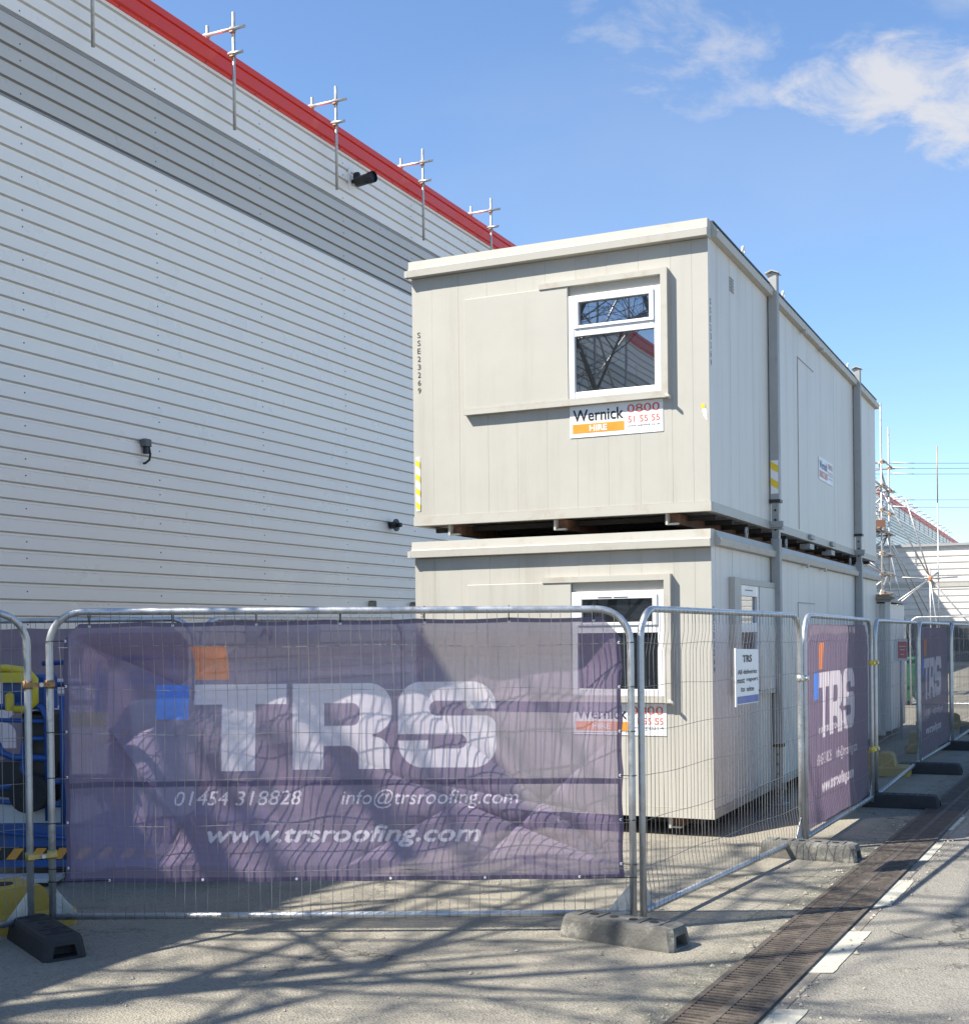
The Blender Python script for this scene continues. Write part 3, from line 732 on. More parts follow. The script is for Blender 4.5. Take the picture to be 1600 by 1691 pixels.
        for hz_ in [low - 0.09 - 0.10 * i for i in range(int((low - bot - 0.05) / 0.10))]:
            m.tube([(X(0.06), Y(ly - 0.0415), Z(hz_)), (X(0.06), Y(ly - 0.039), Z(hz_))], 0.013, 8)
        if len(m.v): m.build('pin_hole', DARK, leg)
        m = MB(); m.box(X(-0.04), X(0.145), Y(ly - 0.075), Y(ly - 0.0425), Z(0.012), Z(0.075)); m.tube([(X(0.03), Y(ly - 0.09), Z(0.05)), (X(0.03), Y(ly + 0.06), Z(0.05))], 0.012, 7)
        m.box(X(-0.02), X(0.13), Y(ly - 0.06), Y(ly + 0.06), Z(-0.004), Z(0.010)); m.build('bracket', LEGM, leg)
        if upper and k == 0:
            m = MB(); m.box(X(0.02), X(0.098), Y(ly - 0.0525), Y(ly - 0.0503), Z(0.36), Z(0.70)); hz2 = m.build('hazard_tape', SIGNW, leg)
            m = MB()
            for q in range(2): z = 0.40 + 0.17 * q; m.add([(X(0.02), Y(ly - 0.0545), Z(z + .05)), (X(0.098), Y(ly - 0.0545), Z(z)), (X(0.098), Y(ly - 0.0545), Z(z + .075)), (X(0.02), Y(ly - 0.0545), Z(z + .125))], [(0, 1, 2, 3)])
            m.build('yellow_stripe', YTAPE, leg)
        if upper:
            m = MB(); m.prism([(-0.10, 0.02), (0.0, 0.055), (0.10, 0.01), (0.10, 0.0), (0.0, 0.042), (-0.10, 0.008)], (X(0.055), Y(ly - 0.075), Z(top - 0.01)), (0.7, 0, 0), (0, 0, 0.7), (0, 1, 0), 0.0, 0.15)
            m.box(X(0.035), X(0.08), Y(ly - 0.03), Y(ly + 0.03), Z(top), Z(top + 0.014)); m.build('leg_cap', CREAM2, leg)
        else:
            m = MB(); m.box(X(-0.03), X(0.15), Y(ly - 0.10), Y(ly + 0.10), Z(bot - 0.018), Z(bot)); m.build('foot_plate', LEGM, leg)
    # lifting eyes along the eaves, welded lugs on the base rail
    for ly in (1.25, 3.05, 7.25):
        m = MB(); c = (X(0.01), Y(ly), Z(CH + 0.06))
        m.tube(arc(c, (0, 1, 0), (0, 0, 1), 0.035, 0, 2 * math.pi, 10), 0.012, 6); m.box(X(0.0), X(0.02), Y(ly - 0.02), Y(ly + 0.02), Z(CH), Z(CH + 0.03)); m.build('lifting_eye', UPVC if upper else LEGM, t)
    for ly in (4.3, 5.7):
        m = MB(); m.bbox(X(0.009), X(0.05), Y(ly), Y(ly + 0.22), Z(0.02), Z(0.075), 0.01); m.box(X(-0.10), X(0.02), Y(ly + 0.05), Y(ly + 0.3), Z(-0.09), Z(-0.03)); m.build('lifting_lug', LEGM, t)
    for ly in (3.95, 5.05): m = MB(); m.box(X(0.045), X(0.074), Y(ly), Y(ly + 0.06), Z(CH - 0.175), Z(CH - 0.13)); m.build('gutter_clip', CREAM2, t)
    return t


build_cabin(0.067, False)
build_cabin(2.745, True)
# timber packers the lower cabin sits on
for k, (px, lb) in enumerate(((-5.0, 'dark timber packing block under the far left of the lower cabin front'), (-3.5, 'dark timber packing block under the right of the lower cabin front'))):
    t = thing('packing_block', lb, 'timber block', (px, CY + 0.9, gz(px, 11.8)), 'timber blocks under the lower cabin')
    m = MB(); m.bbox(px - 0.25, px + 0.25, CY + 0.8, CY + 1.0, gz(px, 11.8), 0.0, 0.01); m.build('block', TIMBER, t)


# ------------------------------------------------------------------ fence
def V2(p, z=0.0): return Vector((p[0], p[1], z))


def fence_panel(label, A, B, za, zb_, rail=0.10, cull=1, tubes=0.021, wires=True, nseg=14, gap=0.060, bend=0.004):
    """mesh fence panel with round top corners between ground points A and B; za/zb_ = top rail heights"""
    t = thing('mesh_fence', label, 'fence panel', ((A[0] + B[0]) / 2, (A[1] + B[1]) / 2, 0), 'temporary mesh fence panels')
    A3, B3 = V2(A), V2(B); d = (B3 - A3); Ln = d.length; d.normalize(); n = Vector((-d.y, d.x, 0)); up = Vector((0, 0, 1))
    ga, gb = 0.05, 0.05
    r = 0.19
    pa = A3 + up * (za - r) + d * r; pb = B3 + up * (zb_ - r) - d * r
    path = [A3 + up * ga] + [A3 + up * (za - r) * 0.5] + arc(pa, d, up, r, math.pi, math.pi / 2, 8) + arc(pb, d, up, r, math.pi / 2, 0, 8) + [B3 + up * (zb_ - r) * 0.5, B3 + up * gb]
    m = MB(); m.tube(path, tubes, 10); m.tube([A3 + up * rail + d * 0.02, B3 + up * rail - d * 0.02], tubes * 0.9, 10)
    for P, s in ((A3, 1), (B3, -1)):
        q = [P + up * rail + d * (s * 0.02), P + up * (rail + 0.16) + d * (s * 0.02), P + up * rail + d * (s * 0.16)]
        m.add([x - n * 0.002 for x in q] + [x + n * 0.002 for x in q], [(0, 1, 2), (5, 4, 3), (0, 3, 4, 1), (1, 4, 5, 2), (2, 5, 3, 0)])
    m.build('frame', GALV, t)
    if wires:
        m = MB(); k = 1; off = -n * (tubes + 0.002)
        while k * gap < Ln - 0.03:
            u = k * gap + RNG.uniform(-0.006, 0.006); zt = za + (zb_ - za) * u / Ln
            e = min(u, Ln - u)
            if e < r: zt = zt - r + math.sqrt(max(0, r * r - (r - e) ** 2))
            ph, ph2 = RNG.uniform(0, 6.28), RNG.uniform(0, 6.28); lean = RNG.uniform(-0.006, 0.006)
            pts = []
            for i in range(nseg + 1):
                s = i / nseg; z = rail - 0.012 + (zt + 0.012 - rail) * s
                bd = bend * (math.sin(ph + 5 * s) + 0.6 * math.sin(ph2 + 13 * s))
                nb = off * (1 if (i in (0, 1, nseg, nseg - 1)) else 0.15) + n * (bend * 0.6 * math.sin(ph2 + 9 * s))
                pts.append(A3 + d * (u + bd + lean * (s - 0.5)) + up * z + nb)
            # hooked round the bottom rail
            pts.insert(0, A3 + d * u + up * (rail - tubes - 0.002))
            m.tube(pts, 0.0019, 4, cap=False); k += 1
        for z in (0.35, 0.61, 0.87, 1.125, 1.375, 1.62):
            ph = RNG.uniform(0, 6.28); tl = RNG.uniform(-0.012, 0.012)
            pts = [A3 + d * (Ln * i / 24) + up * (z * (1 + (za + (zb_ - za) * i / 24 - 1.82) / 1.82) + 0.006 * math.sin(ph + i * 0.7) + tl * (i / 24 - .5)) - n * 0.004 for i in range(25)]
            m.tube(pts, 0.0019, 4, cap=False)
        m.build('wire_mesh', WIRE, t)
    return t, A3, d, n, Ln


FA, FB = (-5.40, 5.66), (-2.345, 7.0)
front, A3, D3, N3, LN = fence_panel('front fence panel carrying the widest purple banner', FA, FB, 1.855, 1.835)
fence_panel('bare fence panel with a notice tied on, before the lower cabin side', (-2.305, 7.06), (-1.985, 10.0), 1.835, 1.815, bend=0.0025)
fence_panel('second fence panel along the road, behind the lit and shaded purple banner', (-1.965, 10.06), (-1.85, 12.70), 1.815, 1.79, bend=0.002)
fence_panel('bare third fence panel along the road showing the yellow block behind it', (-1.835, 12.86), (-1.83, 16.3), 1.785, 1.775, bend=0.002)
fence_panel('fourth fence panel along the road, holding the shaded farther purple banner', (-1.825, 16.4), (-1.715, 19.2), 1.775, 1.76, bend=0.002)
fence_panel('bare fifth fence panel along the road just before the right edge of the picture', (-1.705, 19.3), (-1.63, 22.1), 1.76, 1.75, bend=0.002)
fence_panel('sixth fence panel along the road cut off by the right edge', (-1.62, 22.2), (-1.50, 25.0), 1.75, 1.74, bend=0.002)
LA, LB = (-5.46, 5.55), (-6.45, 2.55)
fence_panel('fence panel in front of the blue machine, cut off by the picture edge', LB, LA, 1.85, 1.85)


# ------------------------------------------------------------------ printed mesh banners
def rrect(X, Y, x0, y0, x1, y1, r=(0, 0, 0, 0)):
    """rounded rectangle mask; radii tl,tr,br,bl (y down)"""
    m = (X >= x0) & (X <= x1) & (Y >= y0) & (Y <= y1)
    for (cx, cy, sx, sy, q) in ((x0 + r[0], y0 + r[0], -1, -1, r[0]), (x1 - r[1], y0 + r[1], 1, -1, r[1]), (x1 - r[2], y1 - r[2], 1, 1, r[2]), (x0 + r[3], y1 - r[3], -1, 1, r[3])):
        if q > 0: m &= ~(((X - cx) * sx > 0) & ((Y - cy) * sy > 0) & ((X - cx) ** 2 + (Y - cy) ** 2 > q * q))
    return m


def logo_mask(X, Y):
    """the three wide letters, in the layout units of the banner drawing"""
    X = (X - 300) * 2.728; Y = (Y - 980) * 2.728
    T = rrect(X, Y, 50, 403, 478, 495) | rrect(X, Y, 180, 403, 332, 800)
    Rr = rrect(X, Y, 505, 403, 957, 636, (0, 105, 95, 0)) | rrect(X, Y, 505, 403, 645, 797) | rrect(X, Y, 505, 650, 948, 797, (0, 70, 0, 0)) | rrect(X, Y, 505, 600, 870, 690)
    Rr &= ~rrect(X, Y, 648, 493, 812, 598, (0, 38, 38, 0)); Rr &= ~rrect(X, Y, 645, 690, 806, 900, (0, 60, 0, 0))
    S = rrect(X, Y, 988, 400, 1432, 793, (105, 110, 105, 115))
    S &= ~rrect(X, Y, 1130, 487, 1300, 556, (34, 0, 0, 34)); S &= ~rrect(X, Y, 1290, 524, 1500, 556, (0, 0, 0, 0)) 
    S &= ~rrect(X, Y, 1125, 640, 1298, 706, (0, 33, 33, 0)); S &= ~rrect(X, Y, 900, 640, 1130, 668)
    S &= ~((X > 1380) & (Y > 556) & (Y < 600) & ((X - 1380) ** 2 + (Y - 610) ** 2 > 54 ** 2) & (Y < 610))
    return T | Rr | S


def text_mask(shape, x0, y0, sx, sy, body, tx0, tx1, ybase, capH, shear, bold):
    """rasterise text triangles on the banner's vertex grid (layout units, y down)"""
    v, t = text_geo(body, shear, 0.0); mx = v.max(0)
    cv, _ = text_geo('0', 0, 0.0); s_y = capH / cv[:, 1].max()
    bl = 0.0
    if any(c in body for c in 'gpqy@'):
        # descender depth: measure with a flat-bottomed reference
        c2 = bpy.data.curves.new('q', 'FONT'); c2.body = body; c2.size = 1; c2.shear = shear
        o2 = bpy.data.objects.new('q', c2); COL.objects.link(o2); dg = bpy.context.evaluated_depsgraph_get(); dg.update()
        me = bpy.data.meshes.new_from_object(o2.evaluated_get(dg)); bl = -min(x.co.y for x in me.vertices)
        bpy.data.objects.remove(o2); bpy.data.curves.remove(c2); bpy.data.meshes.remove(me)
    px = tx0 + v[:, 0] / mx[0] * (tx1 - tx0); py = ybase - (v[:, 1] - bl) * s_y
    gx = (px - x0) / sx; gy = (py - y0) / sy
    out = np.zeros(shape, bool)
    for a, b, c in t:
        xs = gx[[a, b, c]]; ys = gy[[a, b, c]]
        i0, i1 = max(0, int(math.floor(xs.min()))), min(shape[1] - 1, int(math.ceil(xs.max()))); j0, j1 = max(0, int(math.floor(ys.min()))), min(shape[0] - 1, int(math.ceil(ys.max())))
        if i1 < i0 or j1 < j0: continue
        I, J = np.meshgrid(np.arange(i0, i1 + 1), np.arange(j0, j1 + 1))
        d = (ys[1] - ys[2]) * (xs[0] - xs[2]) + (xs[2] - xs[1]) * (ys[0] - ys[2])
        if abs(d) < 1e-12: continue
        l0 = ((ys[1] - ys[2]) * (I - xs[2]) + (xs[2] - xs[1]) * (J - ys[2])) / d; l1 = ((ys[2] - ys[0]) * (I - xs[2]) + (xs[0] - xs[2]) * (J - ys[2])) / d
        out[j0:j1 + 1, i0:i1 + 1] |= (l0 >= -1e-6) & (l1 >= -1e-6) & (l0 + l1 <= 1 + 1e-6)
    k = int(round(bold / abs(sx))) if bold else 0
    for _ in range(k):
        o = out.copy(); o[1:] |= out[:-1]; o[:-1] |= out[1:]; o[:, 1:] |= out[:, :-1]; o[:, :-1] |= out[:, 1:]; out = o
    return out


def banner_material(name, holes, trl):
    m = bpy.data.materials.new(name); m.use_nodes = True; nt = m.node_tree; L = nt.links.new
    nt.nodes.remove(nt.nodes['Principled BSDF']); out = nt.nodes['Material Output']
    at = nn(nt, 'ShaderNodeAttribute', attribute_name='print')
    df = nn(nt, 'ShaderNodeBsdfDiffuse'); tr = nn(nt, 'ShaderNodeBsdfTranslucent'); gl = nn(nt, 'ShaderNodeBsdfGlossy', i_Roughness=0.45); tp = nn(nt, 'ShaderNodeBsdfTransparent')
    L(at.outputs['Color'], df.inputs[0]); L(at.outputs['Color'], tr.inputs[0]); gl.inputs[0].default_value = (0.9, 0.9, 0.95, 1)
    m1 = nn(nt, 'ShaderNodeMixShader'); m1.inputs[0].default_value = trl; L(df.outputs[0], m1.inputs[1]); L(tr.outputs[0], m1.inputs[2])
    m2 = nn(nt, 'ShaderNodeMixShader'); m2.inputs[0].default_value = 0.05; L(m1.outputs[0], m2.inputs[1]); L(gl.outputs[0], m2.inputs[2])
    # punched holes of the mesh cloth, in the cloth's own coordinates
    uv = nn(nt, 'ShaderNodeAttribute', attribute_name='cloth'); vx = nn(nt, 'ShaderNodeVectorMath', operation='SCALE'); L(uv.outputs['Vector'], vx.inputs[0]); vx.inputs['Scale'].default_value = 2 * math.pi / 0.0135
    sp = nn(nt, 'ShaderNodeSeparateXYZ'); L(vx.outputs[0], sp.inputs[0])
    a = math_n(nt, 'SINE', math_n(nt, 'ADD', sp.outputs[0], sp.outputs[1])); b = math_n(nt, 'SINE', math_n(nt, 'SUBTRACT', sp.outputs[0], sp.outputs[1]))
    h = mapr(nt, math_n(nt, 'MULTIPLY', a, b), -0.5, 0.5, holes[0], holes[1])
    fac = math_n(nt, 'MULTIPLY', h, at.outputs['Alpha'])
    m3 = nn(nt, 'ShaderNodeMixShader'); L(fac, m3.inputs[0]); L(m2.outputs[0], m3.inputs[1]); L(tp.outputs[0], m3.inputs[2])
    L(m3.outputs[0], out.inputs[0])
    return m


HOLE = (0.06, 0.46)
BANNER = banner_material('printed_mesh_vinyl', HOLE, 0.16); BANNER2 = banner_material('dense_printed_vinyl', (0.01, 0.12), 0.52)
PURPLE = np.array([0.290, 0.216, 0.318]); WHITEP = np.array([0.86, 0.765, 0.835]); ORNG = np.array([0.85, 0.27, 0.10]); BLUEP = np.array([0.12, 0.30, 0.95]); HEM = np.array([0.11, 0.08, 0.15])


def banner(label, A, d, n, x0, x1, y0, y1, u_of_x, z_of_y, step, bulge, seed, extra_line=None, hem=True, group='purple printed banners on the fence', bm=None):
    """layout units: x0..x1, y0..y1 (y down); u_of_x -> metres along the panel, z_of_y -> height"""
    t = thing('banner', label, 'banner', tuple(A + d * u_of_x((x0 + x1) / 2)), group)
    Lu = u_of_x(x1) - u_of_x(x0); Hz = z_of_y(y0) - z_of_y(y1)
    nx = int(Lu / step) + 1; ny = int(Hz / step) + 1
    gx = np.linspace(x0, x1, nx); gy = np.linspace(y0, y1, ny); X, Y = np.meshgrid(gx, gy); sx = gx[1] - gx[0]; sy = gy[1] - gy[0]
    U = (X - x0) / (x1 - x0); V = 1 - (Y - y0) / (y1 - y0)
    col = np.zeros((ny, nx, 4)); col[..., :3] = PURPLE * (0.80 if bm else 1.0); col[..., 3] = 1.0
    cov = np.zeros((ny, nx))
    for ox in (-.25, .25):
        for oy in (-.25, .25): cov += logo_mask(X + ox * sx, Y + oy * sy) * 0.25
    lines = [('01454 318828', 288, 500, 1331, 24, 0.22, 0.0), ('info@trsroofing.com', 566, 861, 1331, 24, 0.22, 0.0), ('www.trsroofing.com', 344, 797, 1392, 27, 0.28, 1.2)]
    if extra_line: lines.append(extra_line)
    tm = np.zeros((ny, nx))
    for ln in lines: tm = np.maximum(tm, text_mask((ny, nx), x0, y0, sx, sy, *ln))
    cov = np.maximum(cov, tm)
    col[..., :3] = col[..., :3] * (1 - cov[..., None]) + WHITEP * cov[..., None]
    q = rrect(X, Y, 318, 1061, 377, 1120); col[q, :3] = ORNG
    q = rrect(X, Y, 252, 1128, 309, 1186); col[q, :3] = BLUEP
    if hem:
        eu = np.minimum(U, 1 - U) * Lu; ev = np.minimum(V, 1 - V) * Hz
        hm = (eu < 0.030) | (ev < 0.028) | (np.abs(Y - 1294) < 4.5)
        col[hm, :3] = HEM; col[hm, 3] = 0.12
    b = bulge(U, V)
    u = np.array([u_of_x(x) for x in gx]); z = np.array([z_of_y(y) for y in gy])
    Ug, Zg = np.meshgrid(u, z)
    # pull the edge in a little between eyelets
    sc = 0.008 * np.abs(np.sin(np.pi * Ug / 0.53)) * np.exp(-((1 - V) * Hz / 0.07)) - 0.006 * np.abs(np.sin(np.pi * Ug / 0.6)) * np.exp(-(V * Hz / 0.07))
    Zg = Zg - sc; Ug = Ug + 0.010 * np.abs(np.sin(np.pi * Zg / 0.3)) * (np.exp(-U * Lu / 0.05) - np.exp(-(1 - U) * Lu / 0.05))
    co = (np.array(A)[None, None] + Ug[..., None] * np.array(d) + b[..., None] * np.array(n)); co[..., 2] += Zg
    # snipped / pulled corners
    org = np.array(ORG[t.name]); co = co - org
    keep = np.ones((ny - 1, nx - 1), bool)
    Uc, Vc = U[:-1, :-1] * Lu, (1 - V[:-1, :-1]) * Hz
    keep &= ~((Uc + Vc) < 0.10); keep &= ~(((Lu - Uc) + Vc) < 0.12)
    idx = np.arange(ny * nx).reshape(ny, nx)
    quads = np.stack([idx[:-1, :-1], idx[1:, :-1], idx[1:, 1:], idx[:-1, 1:]], -1)[keep]
    me = bpy.data.meshes.new('sheet'); me.vertices.add(ny * nx); me.vertices.foreach_set('co', co.reshape(-1).astype(np.float32))
    nq = len(quads); me.loops.add(nq * 4); me.loops.foreach_set('vertex_index', quads.reshape(-1).astype(np.int32))
    me.polygons.add(nq); me.polygons.foreach_set('loop_start', np.arange(0, nq * 4, 4, dtype=np.int32)); me.polygons.foreach_set('loop_total', np.full(nq, 4, dtype=np.int32))
    me.polygons.foreach_set('use_smooth', np.ones(nq, bool)); me.update(calc_edges=True)
    a = me.attributes.new('print', 'FLOAT_COLOR', 'POINT'); a.data.foreach_set('color', col.reshape(-1).astype(np.float32))
    a = me.attributes.new('cloth', 'FLOAT_VECTOR', 'POINT'); cl = np.zeros((ny, nx, 3)); cl[..., 0] = Ug; cl[..., 1] = Zg; a.data.foreach_set('vector', cl.reshape(-1).astype(np.float32))
    me.materials.append(bm or BANNER); o = bpy.data.objects.new('sheet', me); COL.objects.link(o); o.parent = t; ORG[o.name] = ORG[t.name]
    at = lambda U_, V_: Vector(A) + Vector(d) * (u_of_x(x0 + U_ * (x1 - x0))) + Vector(n) * float(b[min(ny - 1, int((1 - V_) * (ny - 1))), min(nx - 1, int(U_ * (nx - 1)))]) + Vector((0, 0, z_of_y(y1 + (y0 - y1) * V_)))
    return t, at, Lu, Hz


def bulge_front(U, V):
    um, vm = U * 3.2, V * 1.5
    side = np.sin(np.pi * U) ** 0.45
    sm = lambda a, b, t: (lambda q: q * q * (3 - 2 * q))(np.clip((t - a) / (b - a), 0, 1))
    g = sm(0.0, 0.055, U) * (1 - 0.80 * U) * np.clip(V / 0.84, 0, 1) ** 0.9 * sm(1.0, 0.80, V)
    inner = side * np.sin(np.pi * V) ** 0.7
    b = 0.030 + 0.150 * g
    b += 0.035 * inner * (vnoise(U * 5 + 3, V * 2.2 + 1, 3) - 0.5)
    # drapes hanging from the ties: long slanting folds whose strength wanders over the sheet
    w1 = np.clip(vnoise(U * 4 + 11, V * 2 + 5, 8) * 1.6 - 0.35, 0, 1); w2 = np.clip(vnoise(U * 5 + 31, V * 2.5 + 9, 9) * 1.7 - 0.5, 0, 1)
    f1 = um * 1.0 + vm * 0.62 + 0.10 * vnoise(um * 2, vm * 2, 12); f2 = um * 0.9 - vm * 0.50 + 0.10 * vnoise(um * 2, vm * 2, 13)
    b += 0.011 * inner * w1 * np.sin(2 * np.pi * f1 / 0.50)
    b += 0.0085 * inner * w2 * np.sin(2 * np.pi * f2 / 0.42)
    # sharp creases pulled toward the corners and side ties
    def crease(u0, v0, ang, wd, amp, ext):
        dx, dy = um - u0, vm - v0; al = dx * math.cos(ang) + dy * math.sin(ang); ac = -dx * math.sin(ang) + dy * math.cos(ang)
        return amp * np.exp(-np.abs(ac) / wd) * np.exp(-((al - ext * 0.5) / (ext * 0.6)) ** 2)
    for (u0, v0, a, wd, amp, ext) in ((3.15, 0.08, 2.75, 0.035, 0.020, 1.3), (3.15, 0.10, 2.45, 0.03, 0.016, 1.0), (3.15, 0.35, 2.95, 0.03, 0.014, 0.9), (0.06, 1.40, -0.45, 0.03, 0.020, 0.8), (0.06, 1.1, -0.9, 0.035, -0.018, 0.8),
                                      (0.10, 0.75, 0.35, 0.03, 0.016, 0.7), (1.85, 1.47, -1.05, 0.04, 0.018, 0.8), (2.25, 1.47, -1.15, 0.03, -0.014, 0.7), (1.2, 1.47, -2.6, 0.035, 0.014, 0.9), (0.5, 0.05, 1.0, 0.03, 0.013, 0.6), (1.5, 0.03, 0.5, 0.03, 0.012, 0.8), (2.3, 0.03, 0.75, 0.03, 0.014, 0.9)):
        b += crease(u0, v0, a, wd, amp, ext)
    b += 0.007 * np.exp(-(V / 0.09) ** 2) * np.sin(17 * U + 34 * V)
    b += 0.0015 * (vnoise(U * 30, V * 14, 5) - 0.5)
    e = np.minimum(np.minimum(U, 1 - U) * 3.2, np.minimum(V, 1 - V) * 1.5)
    return np.maximum(0.024, b * (0.35 + 0.65 * np.clip(e / 0.22, 0, 1)))


uF = lambda x: (x - 88) / (1047 - 88) * LN
zF = lambda y: 1.835 - (y - 1008) * (1.735 / 504)
bt, at, Lu, Hz = banner('widest purple banner with big white TRS letters on the front fence panel', A3, D3, N3, 107, 1034, 1020, 1458, uF, zF, 0.004, bulge_front, 1)
# eyelets and cable ties
spots = [(u, 0.985) for u in np.linspace(0.05, 0.95, 7)] + [(u, 0.012) for u in np.linspace(0.08, 0.92, 6)] + [(0.006, v) for v in np.linspace(0.06, 0.93, 6)] + [(0.994, v) for v in np.linspace(0.06, 0.90, 6)]
for (u, v) in spots:
    p = at(u, v) - N3 * 0.004; ey = MB(); ti = MB()
    ey.tube([p, p - N3 * 0.003], 0.008, 10); ey.build('eyelet', SIGNW, bt)
    if v > 0.95: q = Vector((p.x, p.y, 1.845)) - N3 * 0.028; ti.tube([p - N3 * 0.003, q, q + Vector((0, 0, 0.018)), q + N3 * 0.05 + Vector((0, 0, 0.02)), p + N3 * 0.004], 0.0028, 5)
    elif u < 0.1: q = A3 + Vector((0, 0, p.z)) - N3 * 0.026; ti.tube([p - N3 * 0.003, q - D3 * 0.01, q - D3 * 0.026 + N3 * 0.02], 0.0028, 5)
    elif u > 0.9: q = A3 + D3 * LN + Vector((0, 0, p.z)) - N3 * 0.026; ti.tube([p - N3 * 0.003, q + D3 * 0.01, q + D3 * 0.026 + N3 * 0.02], 0.0028, 5)
    if len(ti.v): ti.build('cable_tie', BLACK, bt)


def side_banner(label, A, B, za, seed, extra=None):
    A_, B_ = V2(A), V2(B); d = (B_ - A_); Ln = d.length; d.normalize(); n = Vector((-d.y, d.x, 0))
    uo = lambda x: 0.05 + (x - 107) / (1034 - 107) * (Ln - 0.10)
    zo = lambda y: za - 0.05 - (y - 1020) * ((za - 0.17) / 438)
    def bl(U, V):
        b = 0.024 + 0.02 * np.sin(np.pi * U) * np.sin(np.pi * V) + 0.014 * np.sin(np.pi * U) * (vnoise(U * 8, V * 2 + seed, seed) - 0.3) + 0.006 * (vnoise(U * 22, V * 5, seed + 1) - 0.5)
        b += 0.006 * np.exp(-((1 - V) / 0.15) ** 2) * np.sin(18 * U + 20 * V)
        return np.maximum(0.023, b)
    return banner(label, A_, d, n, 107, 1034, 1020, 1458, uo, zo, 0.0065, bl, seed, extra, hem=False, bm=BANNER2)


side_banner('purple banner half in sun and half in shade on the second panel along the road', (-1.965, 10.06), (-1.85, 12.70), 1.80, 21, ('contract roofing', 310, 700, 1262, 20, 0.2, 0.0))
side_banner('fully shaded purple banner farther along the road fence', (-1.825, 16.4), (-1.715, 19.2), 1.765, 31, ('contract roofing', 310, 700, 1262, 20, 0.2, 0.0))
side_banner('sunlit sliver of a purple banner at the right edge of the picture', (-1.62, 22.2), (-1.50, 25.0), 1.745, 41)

# ------------------------------------------------------------------ notice tied to the bare panel
nA = V2((-2.305, 7.06)); nd = (V2((-1.985, 10.0)) - nA).normalized(); nn_ = Vector((-nd.y, nd.x, 0))
t = thing('notice', 'white paper notice lettered TRS tied to the bare fence panel', 'notice', tuple(nA + nd * 1.73 + Vector((0, 0, 1.2))))
o = nA + nd * 1.50 + Vector((0, 0, 1.20)) - nn_ * 0.012
m = MB(); m.prism([(0, 0), (0.46, 0), (0.46, 0.37), (0, 0.38)], o, nd, (0, 0, 1), -nn_, 0, 0.004)
m.prism([(-0.02, -0.01), (0.004, -0.01), (0.004, 0.385), (-0.02, 0.385)], o, nd, (0, 0, 1), -nn_, 0.0045, 0.012); m.build('sheet', SIGNW, t)
m = MB(); k = 0.0065
add_text(m, 'TRS', o + nd * 0.14 + Vector((0, 0, 0.285)) - nn_ * k, nd, (0, 0, 1), w=0.18, h=0.05, bold=0.03); m.build('heading', SIGNK, t)
for z, w, s in ((0.205, 0.38, 'All deliveries'), (0.145, 0.42, 'must report'), (0.085, 0.26, 'to site')):
    wd = s.split(); tot = len(s); at_ = 0.23 - w / 2
    for q in wd: m = MB(); add_text(m, q, o + nd * at_ + Vector((0, 0, z)) - nn_ * k, nd, (0, 0, 1), w=w * len(q) / tot, h=0.032, bold=0.01); m.build('printed_word', SIGNK, t); at_ += w * (len(q) + 1) / tot
m = MB(); m.prism([(0.02, 0.006), (0.45, 0.006), (0.45, 0.055), (0.02, 0.055)], o, nd, (0, 0, 1), -nn_, 0.0045, 0.0062); m.build('blue_strip', SIGNB, t)


# ------------------------------------------------------------------ fence couplers
def clamp(label, p, q, m1):
    t = thing('fence_clamp', label, 'clamp', tuple((Vector(p) + Vector(q)) / 2), 'clamps joining fence panels')
    p, q = Vector(p), Vector(q); d = (q - p); d = d.normalized() if d.length > 1e-5 else Vector((1, 0, 0))
    m = MB()
    for c in (p, q): m = MB(); m.tube([c + Vector((0, 0, -0.024)), c + Vector((0, 0, 0.024))], 0.027, 12); m.build('jaw', m1, t)
    m = MB(); s = Vector((-d.y, d.x, 0)); s = -s if s.y > 0 else s
    m.prism([(-0.02, -0.013), ((q - p).length + 0.02, -0.013), ((q - p).length + 0.02, 0.013), (-0.02, 0.013)], p + s * 0.026, d, (0, 0, 1), s, 0.0, 0.006); m.build('plate', m1, t)
    m = MB(); c = (p + q) / 2 + s * 0.03; m.tube([c, c + s * 0.02], 0.013, 6); m.build('bolt', GALV, t)


BRASS = mat('brassy_zinc', (0.46, 0.36, 0.14), 0.45, 0.5, 0.4, 35)
clamp('rusty brass upper clamp joining the two panels at the left', V2(LA, 1.44), V2(FA, 1.44), mat('rusty_clamp', (0.34, 0.20, 0.09), 0.6, 0.4, 0.5, 40))
clamp('yellowish lower clamp joining the two panels at the left', V2(LA, 0.46), V2(FA, 0.46), BRASS)
YEL2 = mat('bright_yellow_clamp', (0.80, 0.62, 0.10), 0.5)
clamp('yellow upper clamp beside the half lit banner', (-1.85, 12.70, 1.38), (-1.835, 12.86, 1.38), YEL2)
clamp('yellow lower clamp beside the half lit banner', (-1.85, 12.70, 0.55), (-1.835, 12.86, 0.55), YEL2)
clamp('white zinc clamp at the far end of the bare panel with the notice', (-1.985, 10.0, 1.33), (-1.965, 10.06, 1.33), mat('white_zinc', (0.65, 0.65, 0.6), 0.4, 0.5))


